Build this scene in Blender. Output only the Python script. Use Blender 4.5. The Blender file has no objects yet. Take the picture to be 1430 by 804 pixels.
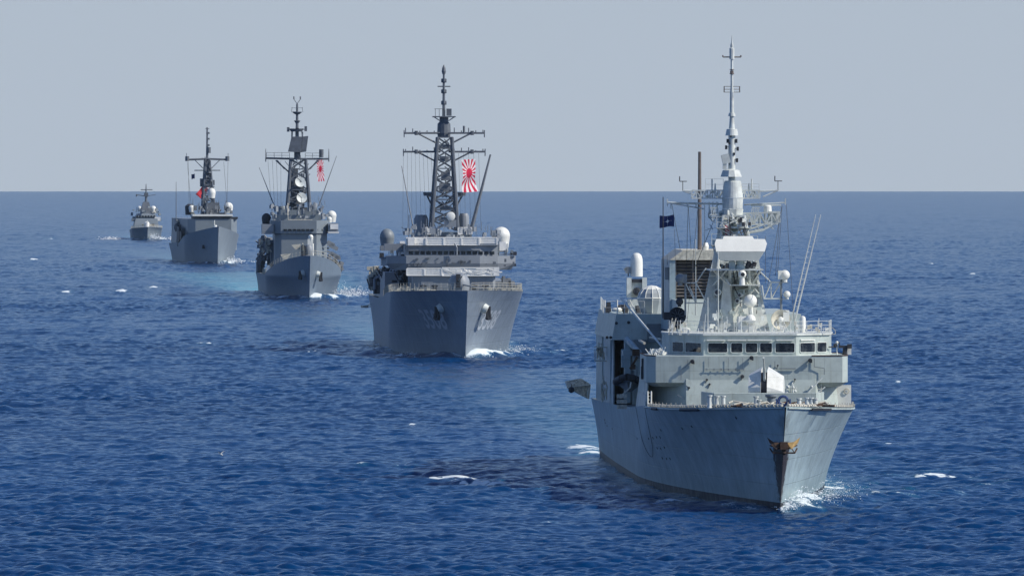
import bpy, math, random
import numpy as np
from mathutils import Vector, Matrix

scene = bpy.context.scene
COL = scene.collection
R = math.radians
random.seed(7)

# ------------------------------------------------------------------ camera
F = 12800.0          # focal length in pixels of the 1430 px wide photograph
CAM_H = 25.3
RE = 7.4e6           # effective earth radius (with refraction)
Y0 = 234.0           # row of the true horizontal
cam_data = bpy.data.cameras.new("camera")
cam = bpy.data.objects.new("camera", cam_data)
COL.objects.link(cam)
cam_data.sensor_width = 36.0
cam_data.lens = 36.0 * F / 1430.0
cam_data.clip_start = 5.0
cam_data.clip_end = 200000.0
cam.location = (0, 0, CAM_H)
cam.rotation_euler = (math.pi / 2 - math.atan((402 - Y0) / F), 0, 0)
scene.camera = cam

# ------------------------------------------------------------------ light
SUN_DIR = Vector((0.80, -0.23, 0.68)).normalized()     # from the scene towards the sun
sun_el = math.asin(SUN_DIR.z)
sun_az = math.atan2(SUN_DIR.x, SUN_DIR.y)
world = bpy.data.worlds.new("World")
scene.world = world
world.use_nodes = True
wn = world.node_tree.nodes
wl = world.node_tree.links
bg = wn["Background"]
sky = wn.new("ShaderNodeTexSky")
sky.sky_type = 'NISHITA'
sky.sun_disc = False
sky.sun_elevation = sun_el
sky.sun_rotation = sun_az
sky.altitude = 0
sky.air_density = 1.0
sky.dust_density = 0.6
sky.ozone_density = 3.0
hsv = wn.new("ShaderNodeHueSaturation")
hsv.inputs["Saturation"].default_value = 1.0
mulc = wn.new("ShaderNodeMix")
mulc.data_type = 'RGBA'
mulc.blend_type = 'MULTIPLY'
mulc.inputs[0].default_value = 1.0
mulc.inputs[7].default_value = (0.74, 0.88, 1.16, 1)
wl.new(sky.outputs[0], mulc.inputs[6])
# the milky band low over the horizon
wtc = wn.new("ShaderNodeTexCoord"); wsp = wn.new("ShaderNodeSeparateXYZ")
wl.new(wtc.outputs["Generated"], wsp.inputs[0])
def wmath(op, a, b=None):
    n = wn.new("ShaderNodeMath"); n.operation = op
    for i, v in enumerate((a, b)):
        if v is None: continue
        if isinstance(v, (int, float)): n.inputs[i].default_value = v
        else: wl.new(v, n.inputs[i])
    return n.outputs[0]
wz = wmath('MULTIPLY', wmath('MAXIMUM', wsp.outputs[2], 0.0), 13.0)
wf = wmath('MULTIPLY', wmath('EXPONENT', wmath('MULTIPLY', wmath('MULTIPLY', wz, wz), -1.0)), 0.97)
wmx = wn.new("ShaderNodeMix"); wmx.data_type = 'RGBA'
wl.new(wf, wmx.inputs[0]); wl.new(mulc.outputs[2], wmx.inputs[6])
wmx.inputs[7].default_value = (5.1, 5.62, 6.3, 1)
wl.new(wmx.outputs[2], bg.inputs[0])
bg.inputs[1].default_value = 0.10
sd = bpy.data.lights.new("sun", 'SUN')
sd.energy = 4.3
sd.angle = R(0.5)
sd.color = (1.0, 0.94, 0.84)
sun = bpy.data.objects.new("sun", sd)
COL.objects.link(sun)
sun.rotation_euler = (-SUN_DIR).to_track_quat('-Z', 'Y').to_euler()
scene.view_settings.view_transform = 'Standard'
scene.view_settings.look = 'None'
scene.view_settings.gamma = 1
scene.view_settings.use_curve_mapping = False
scene.view_settings.exposure = 0.0
scene.cycles.volume_bounces = 0
scene.cycles.max_bounces = 6

# ------------------------------------------------------------------ helpers
def nd(nt, kind, **kw):
    n = nt.nodes.new(kind)
    for k, v in kw.items():
        setattr(n, k, v)
    return n

def paint(name, color, rough=0.5, var=0.12, streak=0.0, rust=0.0, bump=0.0, panel=0.0, metal=0.0, scale=1.0, boot=None):
    """painted steel: a base colour with blotches, vertical streaks, rust specks and plate edges"""
    m = bpy.data.materials.new(name)
    m.use_nodes = True
    nt = m.node_tree
    L = nt.links.new
    b = nt.nodes["Principled BSDF"]
    b.inputs["Roughness"].default_value = rough
    b.inputs["Metallic"].default_value = metal
    tc = nd(nt, "ShaderNodeTexCoord")
    n1 = nd(nt, "ShaderNodeTexNoise")
    n1.inputs["Scale"].default_value = 0.45 * scale
    n1.inputs["Detail"].default_value = 6
    n1.inputs["Roughness"].default_value = 0.65
    L(tc.outputs["Object"], n1.inputs["Vector"])
    mp = nd(nt, "ShaderNodeMapping")
    mp.inputs["Scale"].default_value = (2.2, 2.2, 0.10)
    L(tc.outputs["Object"], mp.inputs["Vector"])
    n2 = nd(nt, "ShaderNodeTexNoise")
    n2.inputs["Scale"].default_value = 1.3 * scale
    n2.inputs["Detail"].default_value = 4
    L(mp.outputs[0], n2.inputs["Vector"])
    c = list(color)
    mx = nd(nt, "ShaderNodeMix", data_type='RGBA')
    mx.inputs[6].default_value = (c[0] * (1 - var), c[1] * (1 - var), c[2] * (1 - var), 1)
    mx.inputs[7].default_value = (min(1, c[0] * (1 + var)), min(1, c[1] * (1 + var)), min(1, c[2] * (1 + var)), 1)
    cr = nd(nt, "ShaderNodeMapRange")
    cr.inputs[1].default_value = 0.35
    cr.inputs[2].default_value = 0.65
    L(n1.outputs[0], cr.inputs[0])
    L(cr.outputs[0], mx.inputs[0])
    out = mx.outputs[2]
    def over(fac, col, prev, blend='MIX'):
        q = nd(nt, "ShaderNodeMix", data_type='RGBA', blend_type=blend)
        L(fac, q.inputs[0])
        L(prev, q.inputs[6])
        q.inputs[7].default_value = (*col, 1)
        return q.outputs[2]
    if streak:
        s = nd(nt, "ShaderNodeMapRange")
        s.inputs[1].default_value = 0.56
        s.inputs[2].default_value = 0.80
        s.inputs[4].default_value = streak
        L(n2.outputs[0], s.inputs[0])
        out = over(s.outputs[0], (c[0] * 0.55, c[1] * 0.5, c[2] * 0.42), out)
    if rust:
        n3 = nd(nt, "ShaderNodeTexNoise")
        n3.inputs["Scale"].default_value = 1.1 * scale
        n3.inputs["Detail"].default_value = 8
        n3.inputs["Roughness"].default_value = 0.7
        mp2 = nd(nt, "ShaderNodeMapping")
        mp2.inputs["Scale"].default_value = (1, 1, 0.35)
        mp2.inputs["Location"].default_value = (5, 9, 2)
        L(tc.outputs["Object"], mp2.inputs["Vector"])
        L(mp2.outputs[0], n3.inputs["Vector"])
        s = nd(nt, "ShaderNodeMapRange")
        s.inputs[1].default_value = 0.66
        s.inputs[2].default_value = 0.76
        s.inputs[4].default_value = rust
        L(n3.outputs[0], s.inputs[0])
        out = over(s.outputs[0], (0.16, 0.085, 0.045), out)
    if boot is not None:
        b.inputs["Specular IOR Level"].default_value = 0.25
        sp = nd(nt, "ShaderNodeSeparateXYZ")
        L(tc.outputs["Object"], sp.inputs[0])
        n4 = nd(nt, "ShaderNodeTexNoise")
        n4.inputs["Scale"].default_value = 0.35
        n4.inputs["Detail"].default_value = 5
        L(tc.outputs["Object"], n4.inputs["Vector"])
        # faded, dirtier paint band over the waterline
        ad = nd(nt, "ShaderNodeMath", operation='MULTIPLY_ADD')
        ad.inputs[1].default_value = -1.6
        L(n4.outputs[0], ad.inputs[0])
        L(sp.outputs[2], ad.inputs[2])
        s2 = nd(nt, "ShaderNodeMapRange")
        s2.inputs[1].default_value = boot + 0.9
        s2.inputs[2].default_value = boot - 0.4
        s2.inputs[4].default_value = 0.35
        L(ad.outputs[0], s2.inputs[0])
        out = over(s2.outputs[0], (c[0] * 0.5, c[1] * 0.55, c[2] * 0.5), out)
        s = nd(nt, "ShaderNodeMath", operation='LESS_THAN')
        s.inputs[1].default_value = boot
        L(sp.outputs[2], s.inputs[0])
        out = over(s.outputs[0], (0.012, 0.012, 0.015), out)
    L(out, b.inputs["Base Color"])
    h = None
    if panel:
        # plates: welded seams and the slight hollows between frames
        br = nd(nt, "ShaderNodeTexBrick")
        br.inputs["Scale"].default_value = 1.0
        br.inputs["Mortar Size"].default_value = 0.025
        br.inputs["Mortar Smooth"].default_value = 1.0
        br.inputs["Brick Width"].default_value = 6.0
        br.inputs["Row Height"].default_value = 1.9
        br.inputs["Color1"].default_value = (1, 1, 1, 1)
        br.inputs["Color2"].default_value = (0.93, 0.93, 0.93, 1)
        br.inputs["Mortar"].default_value = (0.0, 0.0, 0.0, 1)
        sp = nd(nt, "ShaderNodeSeparateXYZ")
        cb = nd(nt, "ShaderNodeCombineXYZ")
        L(tc.outputs["Object"], sp.inputs[0])
        sm = nd(nt, "ShaderNodeMath", operation='ADD')
        L(sp.outputs[0], sm.inputs[0])
        L(sp.outputs[1], sm.inputs[1])
        L(sm.outputs[0], cb.inputs[0])
        L(sp.outputs[2], cb.inputs[1])
        L(cb.outputs[0], br.inputs["Vector"])
        bp = nd(nt, "ShaderNodeBump")
        bp.inputs["Strength"].default_value = panel
        bp.inputs["Distance"].default_value = 0.03
        L(br.outputs[0], bp.inputs["Height"])
        h = bp
        q = nd(nt, "ShaderNodeMix", data_type='RGBA', blend_type='MULTIPLY')
        q.inputs[0].default_value = panel * 0.35
        L(out, q.inputs[6])
        L(br.outputs[0], q.inputs[7])
        L(q.outputs[2], b.inputs["Base Color"])
    if bump:
        mp3 = nd(nt, "ShaderNodeMapping")
        mp3.inputs["Scale"].default_value = (1.0, 1.0, 0.55)
        L(tc.outputs["Object"], mp3.inputs["Vector"])
        n5 = nd(nt, "ShaderNodeTexNoise")
        n5.inputs["Scale"].default_value = 0.8
        n5.inputs["Detail"].default_value = 2
        L(mp3.outputs[0], n5.inputs["Vector"])
        bp2 = nd(nt, "ShaderNodeBump")
        bp2.inputs["Strength"].default_value = bump
        bp2.inputs["Distance"].default_value = 0.12
        L(n5.outputs[0], bp2.inputs["Height"])
        if h:
            L(h.outputs[0], bp2.inputs["Normal"])
        h = bp2
    if h:
        L(h.outputs[0], b.inputs["Normal"])
    return m

def tag(o, label=None, cat=None, group=None, kind=None):
    if label: o["label"] = label
    if cat: o["category"] = cat
    if group: o["group"] = group
    if kind: o["kind"] = kind
    return o

def empty(name, loc=(0, 0, 0), rz=0.0):
    o = bpy.data.objects.new(name, None)
    COL.objects.link(o)
    o.location = loc
    o.rotation_euler = (0, 0, rz)
    o.empty_display_size = 1
    return o

class MB:
    """collects faces; build() links them as ONE mesh object"""
    def __init__(s):
        s.v = []; s.f = []; s.cuts = []
    def add(s, vs, fs):
        o = len(s.v)
        s.cuts.append((o, len(s.f)))
        s.v += [tuple(p) for p in vs]
        s.f += [tuple(i + o for i in f) for f in fs]
        return s
    def box(s, c, d, rz=0.0, rx=0.0, ry=0.0):
        m = Matrix.Rotation(rz, 3, 'Z') @ Matrix.Rotation(rx, 3, 'X') @ Matrix.Rotation(ry, 3, 'Y')
        vs = []
        for z in (-.5, .5):
            for x, y in ((-.5, -.5), (.5, -.5), (.5, .5), (-.5, .5)):
                vs.append(Vector(c) + m @ Vector((x * d[0], y * d[1], z * d[2])))
        return s.add(vs, [(3, 2, 1, 0), (4, 5, 6, 7), (0, 1, 5, 4), (1, 2, 6, 5), (2, 3, 7, 6), (3, 0, 4, 7)])
    def bx(s, x0, x1, y0, y1, z0, z1):
        return s.box(((x0 + x1) / 2, (y0 + y1) / 2, (z0 + z1) / 2), (abs(x1 - x0), abs(y1 - y0), abs(z1 - z0)))
    def frus(s, b, t, z0, z1):
        """b and t are (x0,x1,y0,y1) rectangles at z0 and z1"""
        vs = [(x, y, z) for (r, z) in ((b, z0), (t, z1)) for x, y in ((r[0], r[2]), (r[1], r[2]), (r[1], r[3]), (r[0], r[3]))]
        return s.add(vs, [(3, 2, 1, 0), (4, 5, 6, 7), (0, 1, 5, 4), (1, 2, 6, 5), (2, 3, 7, 6), (3, 0, 4, 7)])
    def prism(s, pts, a, b, axis='z', pts2=None):
        """polygon pts swept from a to b along an axis"""
        n = len(pts); vs = []
        for q, P in ((a, pts), (b, pts2 or pts)):
            for u, w in P:
                vs.append({'z': (u, w, q), 'y': (u, q, w), 'x': (q, u, w)}[axis])
        fs = [tuple(range(n))[::-1], tuple(range(n, 2 * n))]
        fs += [(i, (i + 1) % n, n + (i + 1) % n, n + i) for i in range(n)]
        return s.add(vs, fs)
    def rod(s, p, q, r0, r1=None, n=6):
        p = Vector(p); q = Vector(q); r1 = r0 if r1 is None else r1
        d = (q - p)
        if d.length < 1e-6: return s
        d.normalize()
        a = Vector((0, 0, 1)) if abs(d.z) < .95 else Vector((1, 0, 0))
        u = d.cross(a).normalized(); w = d.cross(u)
        vs = []
        for c, r in ((p, r0), (q, r1)):
            for i in range(n):
                t = 2 * math.pi * (i + .5) / n
                vs.append(c + (u * math.cos(t) + w * math.sin(t)) * r)
        fs = [tuple(range(n)), tuple(range(n, 2 * n))[::-1]] + [((i + 1) % n, i, n + i, n + (i + 1) % n) for i in range(n)]
        return s.add(vs, fs)
    def tube(s, pts, r, n=6):
        for a, b in zip(pts[:-1], pts[1:]): s.rod(a, b, r, r, n)
        return s
    def lathe(s, prof, c, n=20, axis=(0, 0, 1)):
        """prof: (radius, height) list"""
        ax = Vector(axis).normalized()
        a = Vector((0, 1, 0)) if abs(ax.y) < .9 else Vector((1, 0, 0))
        u = a.cross(ax).normalized(); w = ax.cross(u)
        c = Vector(c); vs = []; fs = []
        for r, h in prof:
            for i in range(n):
                t = 2 * math.pi * i / n
                vs.append(c + ax * h + (u * math.cos(t) + w * math.sin(t)) * max(r, 1e-4))
        for k in range(len(prof) - 1):
            for i in range(n):
                fs.append((k * n + i, k * n + (i + 1) % n, (k + 1) * n + (i + 1) % n, (k + 1) * n + i))
        fs.append(tuple(range(n))[::-1]); fs.append(tuple(range((len(prof) - 1) * n, len(prof) * n)))
        return s.add(vs, fs)
    def ball(s, c, r, n=20, sz=1.0, z0=-1.0):
        a0 = math.asin(max(-1, z0))
        prof = [(r * math.cos(a0 + (math.pi / 2 - a0) * k / 12), r * sz * math.sin(a0 + (math.pi / 2 - a0) * k / 12)) for k in range(13)]
        return s.lathe(prof, c, n)
    def build_each(s, name, mat, parent=None, smooth=False, label=None, gap=0.02):
        """the same, but pieces that do not touch one another become objects of their own"""
        n = len(s.cuts); ends = s.cuts[1:] + [(len(s.v), len(s.f))]
        bb = []
        for (v0, f0), (v1, f1) in zip(s.cuts, ends):
            P = s.v[v0:v1]
            bb.append([min(p[k] for p in P) - gap for k in range(3)] + [max(p[k] for p in P) + gap for k in range(3)])
        par = list(range(n))
        def root(i):
            while par[i] != i: par[i] = par[par[i]]; i = par[i]
            return i
        for i in range(n):
            for j in range(i):
                if all(bb[i][k] <= bb[j][k + 3] and bb[j][k] <= bb[i][k + 3] for k in range(3)): par[root(i)] = root(j)
        groups = {}
        for i in range(n): groups.setdefault(root(i), []).append(i)
        out = []
        for g in groups.values():
            m = MB()
            for i in g:
                (v0, f0), (v1, f1) = s.cuts[i], ends[i]
                m.add(s.v[v0:v1], [tuple(q - v0 for q in f) for f in s.f[f0:f1]])
            out.append(m.build(name, mat, parent, smooth, label))
        return out
    def build(s, name, mat, parent=None, smooth=False, label=None):
        me = bpy.data.meshes.new(name)
        me.from_pydata(s.v, [], s.f)
        me.update()
        me.materials.append(mat)
        if smooth:
            me.shade_smooth()
            try: me.set_sharp_from_angle(angle=R(35))
            except Exception: pass
        o = bpy.data.objects.new(name, me)
        COL.objects.link(o)
        if parent is not None: o.parent = parent
        if label: o["label"] = label
        return o
# ------------------------------------------------------------------ ships' places (stem at the waterline)
def place(px, d, view_yaw):
    """a ship whose stem stands d metres away at column px; her axis is turned view_yaw degrees off the line of sight"""
    x = (px - 715) / F * d
    az = math.atan2(x, d) - R(view_yaw)
    return dict(x=x, y=d, z=-(x * x + d * d) / (2 * RE), th=-az)
S1 = place(1090, 677, 3.98)
S2 = place(650, 1217, 2.45)
S3 = place(432, 1770, 1.75)
S4 = place(304, 2430, 2.9)
S5 = place(206, 3280, 1.0)

def to_local(S, X, Y):
    dx = X - S['x']; dy = Y - S['y']
    c, s_ = math.cos(S['th']), math.sin(S['th'])
    return dx * c + dy * s_, -dx * s_ + dy * c      # (abeam, aft)

# ------------------------------------------------------------------ sea: a spectrum of wind waves on a curved sheet
rng = np.random.default_rng(11)
def ocean_tile(N, L, hs, lam, wdir, spread=4, chop=1.0, lmin=0.25):
    k1 = 2 * np.pi * np.fft.fftfreq(N, L / N)
    kx, ky = np.meshgrid(k1, k1, indexing='ij')
    k = np.sqrt(kx * kx + ky * ky); k[0, 0] = 1
    Lw = lam / 8.9
    cosw = (kx * wdir[0] + ky * wdir[1]) / k
    P = np.exp(-1 / (k * Lw) ** 2) / k ** 3.6 * (np.abs(cosw) ** spread + 0.14) * np.exp(-(k * lmin) ** 2)
    P[0, 0] = 0
    h = (rng.standard_normal((N, N)) + 1j * rng.standard_normal((N, N))) * np.sqrt(P)
    z = np.fft.ifft2(h)
    sc = (hs / 4) / np.std(z.real)
    h = h * sc
    z = np.fft.ifft2(h).real
    dx = np.fft.ifft2(h * (-1j * kx / k)).real * chop
    dy = np.fft.ifft2(h * (-1j * ky / k)).real * chop
    e = L / N
    jxx = 1 + (np.roll(dx, -1, 0) - np.roll(dx, 1, 0)) / (2 * e)
    jyy = 1 + (np.roll(dy, -1, 1) - np.roll(dy, 1, 1)) / (2 * e)
    jxy = (np.roll(dx, -1, 1) - np.roll(dx, 1, 1)) / (2 * e)
    return [a.astype(np.float32) for a in (z, dx, dy, jxx * jyy - jxy * jxy)]

def sample(tile, L, X, Y, rot):
    N = tile[0].shape[0]
    c, s_ = math.cos(rot), math.sin(rot)
    u = ((X * c + Y * s_) / L * N) % N
    v = ((-X * s_ + Y * c) / L * N) % N
    i = u.astype(np.int32); j = v.astype(np.int32)
    fu = (u - i).astype(np.float32); fv = (v - j).astype(np.float32)
    i %= N; j %= N
    i2 = (i + 1) % N; j2 = (j + 1) % N
    out = []
    for t in tile:
        out.append(t[i, j] * (1 - fu) * (1 - fv) + t[i2, j] * fu * (1 - fv) + t[i, j2] * (1 - fu) * fv + t[i2, j2] * fu * fv)
    z, dx, dy, J = out
    return z, dx * c - dy * s_, dx * s_ + dy * c, J

def vnoise(X, Y, s, seed):
    """cheap value noise on arrays"""
    g = np.random.default_rng(seed).random((256, 256)).astype(np.float32)
    u = X / s; v = Y / s
    i = np.floor(u).astype(np.int64); j = np.floor(v).astype(np.int64)
    fu = u - i; fv = v - j
    fu = fu * fu * (3 - 2 * fu); fv = fv * fv * (3 - 2 * fv)
    i &= 255; j &= 255; i2 = (i + 1) & 255; j2 = (j + 1) & 255
    return g[i, j] * (1 - fu) * (1 - fv) + g[i2, j] * fu * (1 - fv) + g[i, j2] * (1 - fu) * fv + g[i2, j2] * fu * fv

def build_sea():
    NROW, NCOL = 6.0, 1700
    ys = [470.0]
    while ys[-1] < 19500:
        d = ys[-1]
        ys.append(d + max(0.24, d * d / (9166 * CAM_H) / NROW))
    pre = [-6000, -2000, -700, -200, 0, 150, 300, 400, 440, 460]
    Yr = np.array(pre + ys + [22000, 26000], dtype=np.float64)
    t = np.linspace(-0.078, 0.078, NCOL)
    off = np.array([20, 80, 300, 1000, 3000, 8000, 16000, 24000.0])
    ny = len(Yr)
    edge = (np.maximum(Yr, 0) + 250)[:, None]
    X = np.concatenate([-(0.078 * edge + off[::-1]), t * edge, 0.078 * edge + off], axis=1)
    Y = np.repeat(Yr[:, None], X.shape[1], 1)
    no = len(off)
    fine = np.zeros_like(X, dtype=bool)
    fine[len(pre):-2, no:-no] = True
    x = X[fine]; y = Y[fine]
    wd = np.array([0.45, 0.89]); wd /= np.linalg.norm(wd)
    ta = ocean_tile(2048, 380.0, 0.37, 6.0, wd, 1.1, 0.9, 0.09)
    z, dx, dy, J = sample(ta, 380.0, x, y, R(11))
    tb = ocean_tile(1024, 1270.0, 0.58, 38.0, (0.2, 0.98), 4, 0.8, 1.2)
    z2, dx2, dy2, J2 = sample(tb, 1270.0, x, y, R(-19))
    gust = 0.62 + 0.9 * vnoise(x, y, 210, 3) * vnoise(x, y * .5, 46, 4) * 1.6
    z = z * gust; dx = dx * gust; dy = dy * gust
    foam = np.clip((0.30 - (1 - (1 - J) * gust)) / 0.25, 0, 1) * (vnoise(x, y, 34, 9) > 0.70)
    zz = z + z2
    aer = np.zeros_like(z)
    # ships: bow waves, wash along the sides, wakes
    for S, L, B, amp, fm in ((S1, 128, 8.0, 0.75, 1.0), (S2, 138, 8.8, 1.1, 1.0), (S3, 126, 6.9, 1.2, 1.35), (S4, 130, 7.0, 1.1, 1.2), (S5, 70, 5.2, 1.3, 1.5)):
        a, r = to_local(S, x, y)
        lee = 0.5 if S is S1 else 0.8
        near = (np.abs(a) < 140) & (r > -12) & (r < 480)
        an = np.abs(a[near]); rn = r[near]; sg = np.sign(a[near])
        n1 = vnoise(x[near], y[near], 2.2, 21); n2 = vnoise(x[near], y[near], 7.0, 22); n3 = vnoise(x[near], y[near], 0.7, 23)
        hbw = B * np.clip(1 - (1 - np.clip(rn / 62, 0, 1)) ** 1.7, 0, 1)
        dist = an - hbw
        add = np.zeros_like(an); f = np.zeros_like(an)
        # diverging crests springing from the shoulder of the hull
        for (st, ang, wdt, hgt, ln) in ((0, 21, 1.7, 0.75, 75), (34, 20, 2.2, 0.4, 80), (80, 20, 2.4, 0.4, 70)):
            q = rn - st
            ce = q * math.tan(R(ang)) + 1.2
            g = np.exp(-((an - ce - 2.2 * (n2 - .5)) / (wdt + q * 0.012)) ** 2) * np.clip(q / 5, 0, 1) * np.exp(-np.clip(q, 0, None) / ln)
            g = g * np.where(sg > 0, 1.0, lee)
            add += amp * hgt * g
            f += 1.25 * g * np.clip((n1 + .55 * n3 - 0.98 + 0.30 * np.exp(-np.clip(q, 0, None) / 24)) * 4, 0, 1) * fm * (1 if st == 0 else .45)
        # stem: water piled up and thrown aside
        g = np.exp(-(dist / 2.0) ** 2) * np.exp(-((rn - 5.5) / 6.5) ** 2)
        g = g * np.where(sg > 0, 1.0, lee * .6)
        add += amp * 0.8 * g
        f += 1.5 * g * np.clip(0.35 + 1.1 * (n1 - .35), 0, 1)
        # wash close along the hull
        w = np.exp(-np.clip(dist, 0, None) / 1.5) * np.clip(rn / 16, 0, 1) * (rn < L + 5) * (dist > -1.5)
        f += w * np.clip((n1 * .6 + n3 * .4 + n2 * .5 - 0.74) * 3, 0, 1) * 0.9 * fm * np.where(sg > 0, 1.0, lee)
        # churned wake behind
        wk = (rn > L) * np.exp(-(an / (B * (1.9 if S is S3 else .9) + (rn - L) * 0.03)) ** 4) * np.exp(-np.clip(rn - L, 0, None) / (320 if S is S3 else 150))
        f += wk * np.clip((n1 * .5 + n2 * .6 - 0.55) * 2.2, 0, 1) * (.8 if S is S3 else .4)
        aer[near] = np.maximum(aer[near], wk * (.95 if S is S3 else .35) * (.7 + .5 * n2) + .25 * w)
        # hollow and calmer water alongside
        flat = 1 - 0.5 * np.exp(-np.clip(dist, 0, None) / 5) * (rn > 0)
        zn = zz[near] * flat + add
        zz[near] = zn
        foam[near] = np.clip(foam[near] + f, 0, 1.4)
    # the breaking crests the photograph shows, at their places on the water
    for px, py, w_, h_ in ((634, 670, 2.0, 4.0), (645, 672, 1.9, 3.5), (655, 676, 1.1, 2.0), (672, 674, .9, 1.5), (690, 677, .8, 1.3), (712, 679, .8, 1.3), (735, 681, .6, 1.3), (757, 682, .6, 1.2), (780, 681, .6, 1.3), (815, 627, 1.2, 3), (826, 634, .9, 3), (800, 622, .8, 3), (935, 702, .8, 1.0), (560, 655, .4, 1.3), (404, 486, .8, 4), (412, 488, .7, 3), (423, 488, .7, 4), (432, 493, .9, 3), (445, 491, .8, 3), (455, 489, .5, 3), (520, 484, .7, 3), (540, 488, .7, 3), (1298, 666, .7, 2), (1320, 667, .8, 2.5), (1332, 669, .5, 1.6), (1225, 690, .6, 1.6), (1262, 684, .5, 2), (280, 480, .7, 5), (232, 480, .5, 4), (292, 481, .4, 4),
                           (505, 654, .5, 2), (215, 400, .9, 9), (90, 406, .9, 9), (170, 406, 1.0, 9), (1255, 535, .35, 3), (48, 361, .9, 12), (68, 331, 1.2, 16), (1300, 366, .6, 10), (1358, 381, .7, 9),
                           (575, 590, .3, 2), (765, 732, .55, 1.6), (1390, 560, .3, 2), (1286, 668, .4, 2), (1240, 620, .3, 2)):
        if not w_: continue
        d = F * CAM_H / (py - Y0)
        cx = (px - 715) / F * d
        q = (np.abs(x - cx) < 6 * w_) & (np.abs(y - d) < 4 * h_)
        g = np.exp(-np.abs((x[q] - cx) / w_) ** 2 - np.abs((y[q] - d) / h_) ** 2)
        g2 = np.exp(-((x[q] - cx - 1.6 * w_) / (2.6 * w_)) ** 2 - np.abs((y[q] - d) / (h_ * .7)) ** 2) * .7
        zz[q] += 0.22 * g * min(1.2, w_)
        foam[q] = np.clip(foam[q] + 1.9 * np.maximum(g, 0) * np.clip((vnoise(x[q], y[q], .55 * max(1, d / 1200), 31) + vnoise(x[q], y[q], 1.8, 32) - .62) * 3, 0, 1)
                          + g2 * np.clip((vnoise(x[q], y[q], .8, 33) - .66) * 4, 0, 1), 0, 1.3)
    Z = -(X * X + Y * Y) / (2 * RE)
    Z[~fine] -= 0.02
    X[fine] += dx + dx2; Y[fine] += dy + dy2; Z[fine] += zz
    FO = np.zeros_like(X); FO[fine] = foam
    n = X.size; nx = X.shape[1]
    co = np.stack([X, Y, Z], -1).reshape(-1).astype(np.float32)
    idx = np.arange(n).reshape(ny, nx)
    q = np.stack([idx[:-1, :-1], idx[:-1, 1:], idx[1:, 1:], idx[1:, :-1]], -1).reshape(-1).astype(np.int32)
    me = bpy.data.meshes.new("sea")
    me.vertices.add(n); me.vertices.foreach_set("co", co)
    nf = q.size // 4
    me.loops.add(q.size); me.loops.foreach_set("vertex_index", q)
    me.polygons.add(nf); me.polygons.foreach_set("loop_start", np.arange(0, q.size, 4, dtype=np.int32))
    at = me.attributes.new("foam", 'FLOAT', 'POINT')
    at.data.foreach_set("value", FO.reshape(-1).astype(np.float32))
    AE = np.zeros_like(X); AE[fine] = aer
    at = me.attributes.new("aerated", 'FLOAT', 'POINT')
    at.data.foreach_set("value", AE.reshape(-1).astype(np.float32))
    me.update(calc_edges=True)
    me.shade_smooth()
    o = bpy.data.objects.new("sea", me)
    COL.objects.link(o)
    print("sea verts", n)
    return tag(o, kind='structure')

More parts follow.
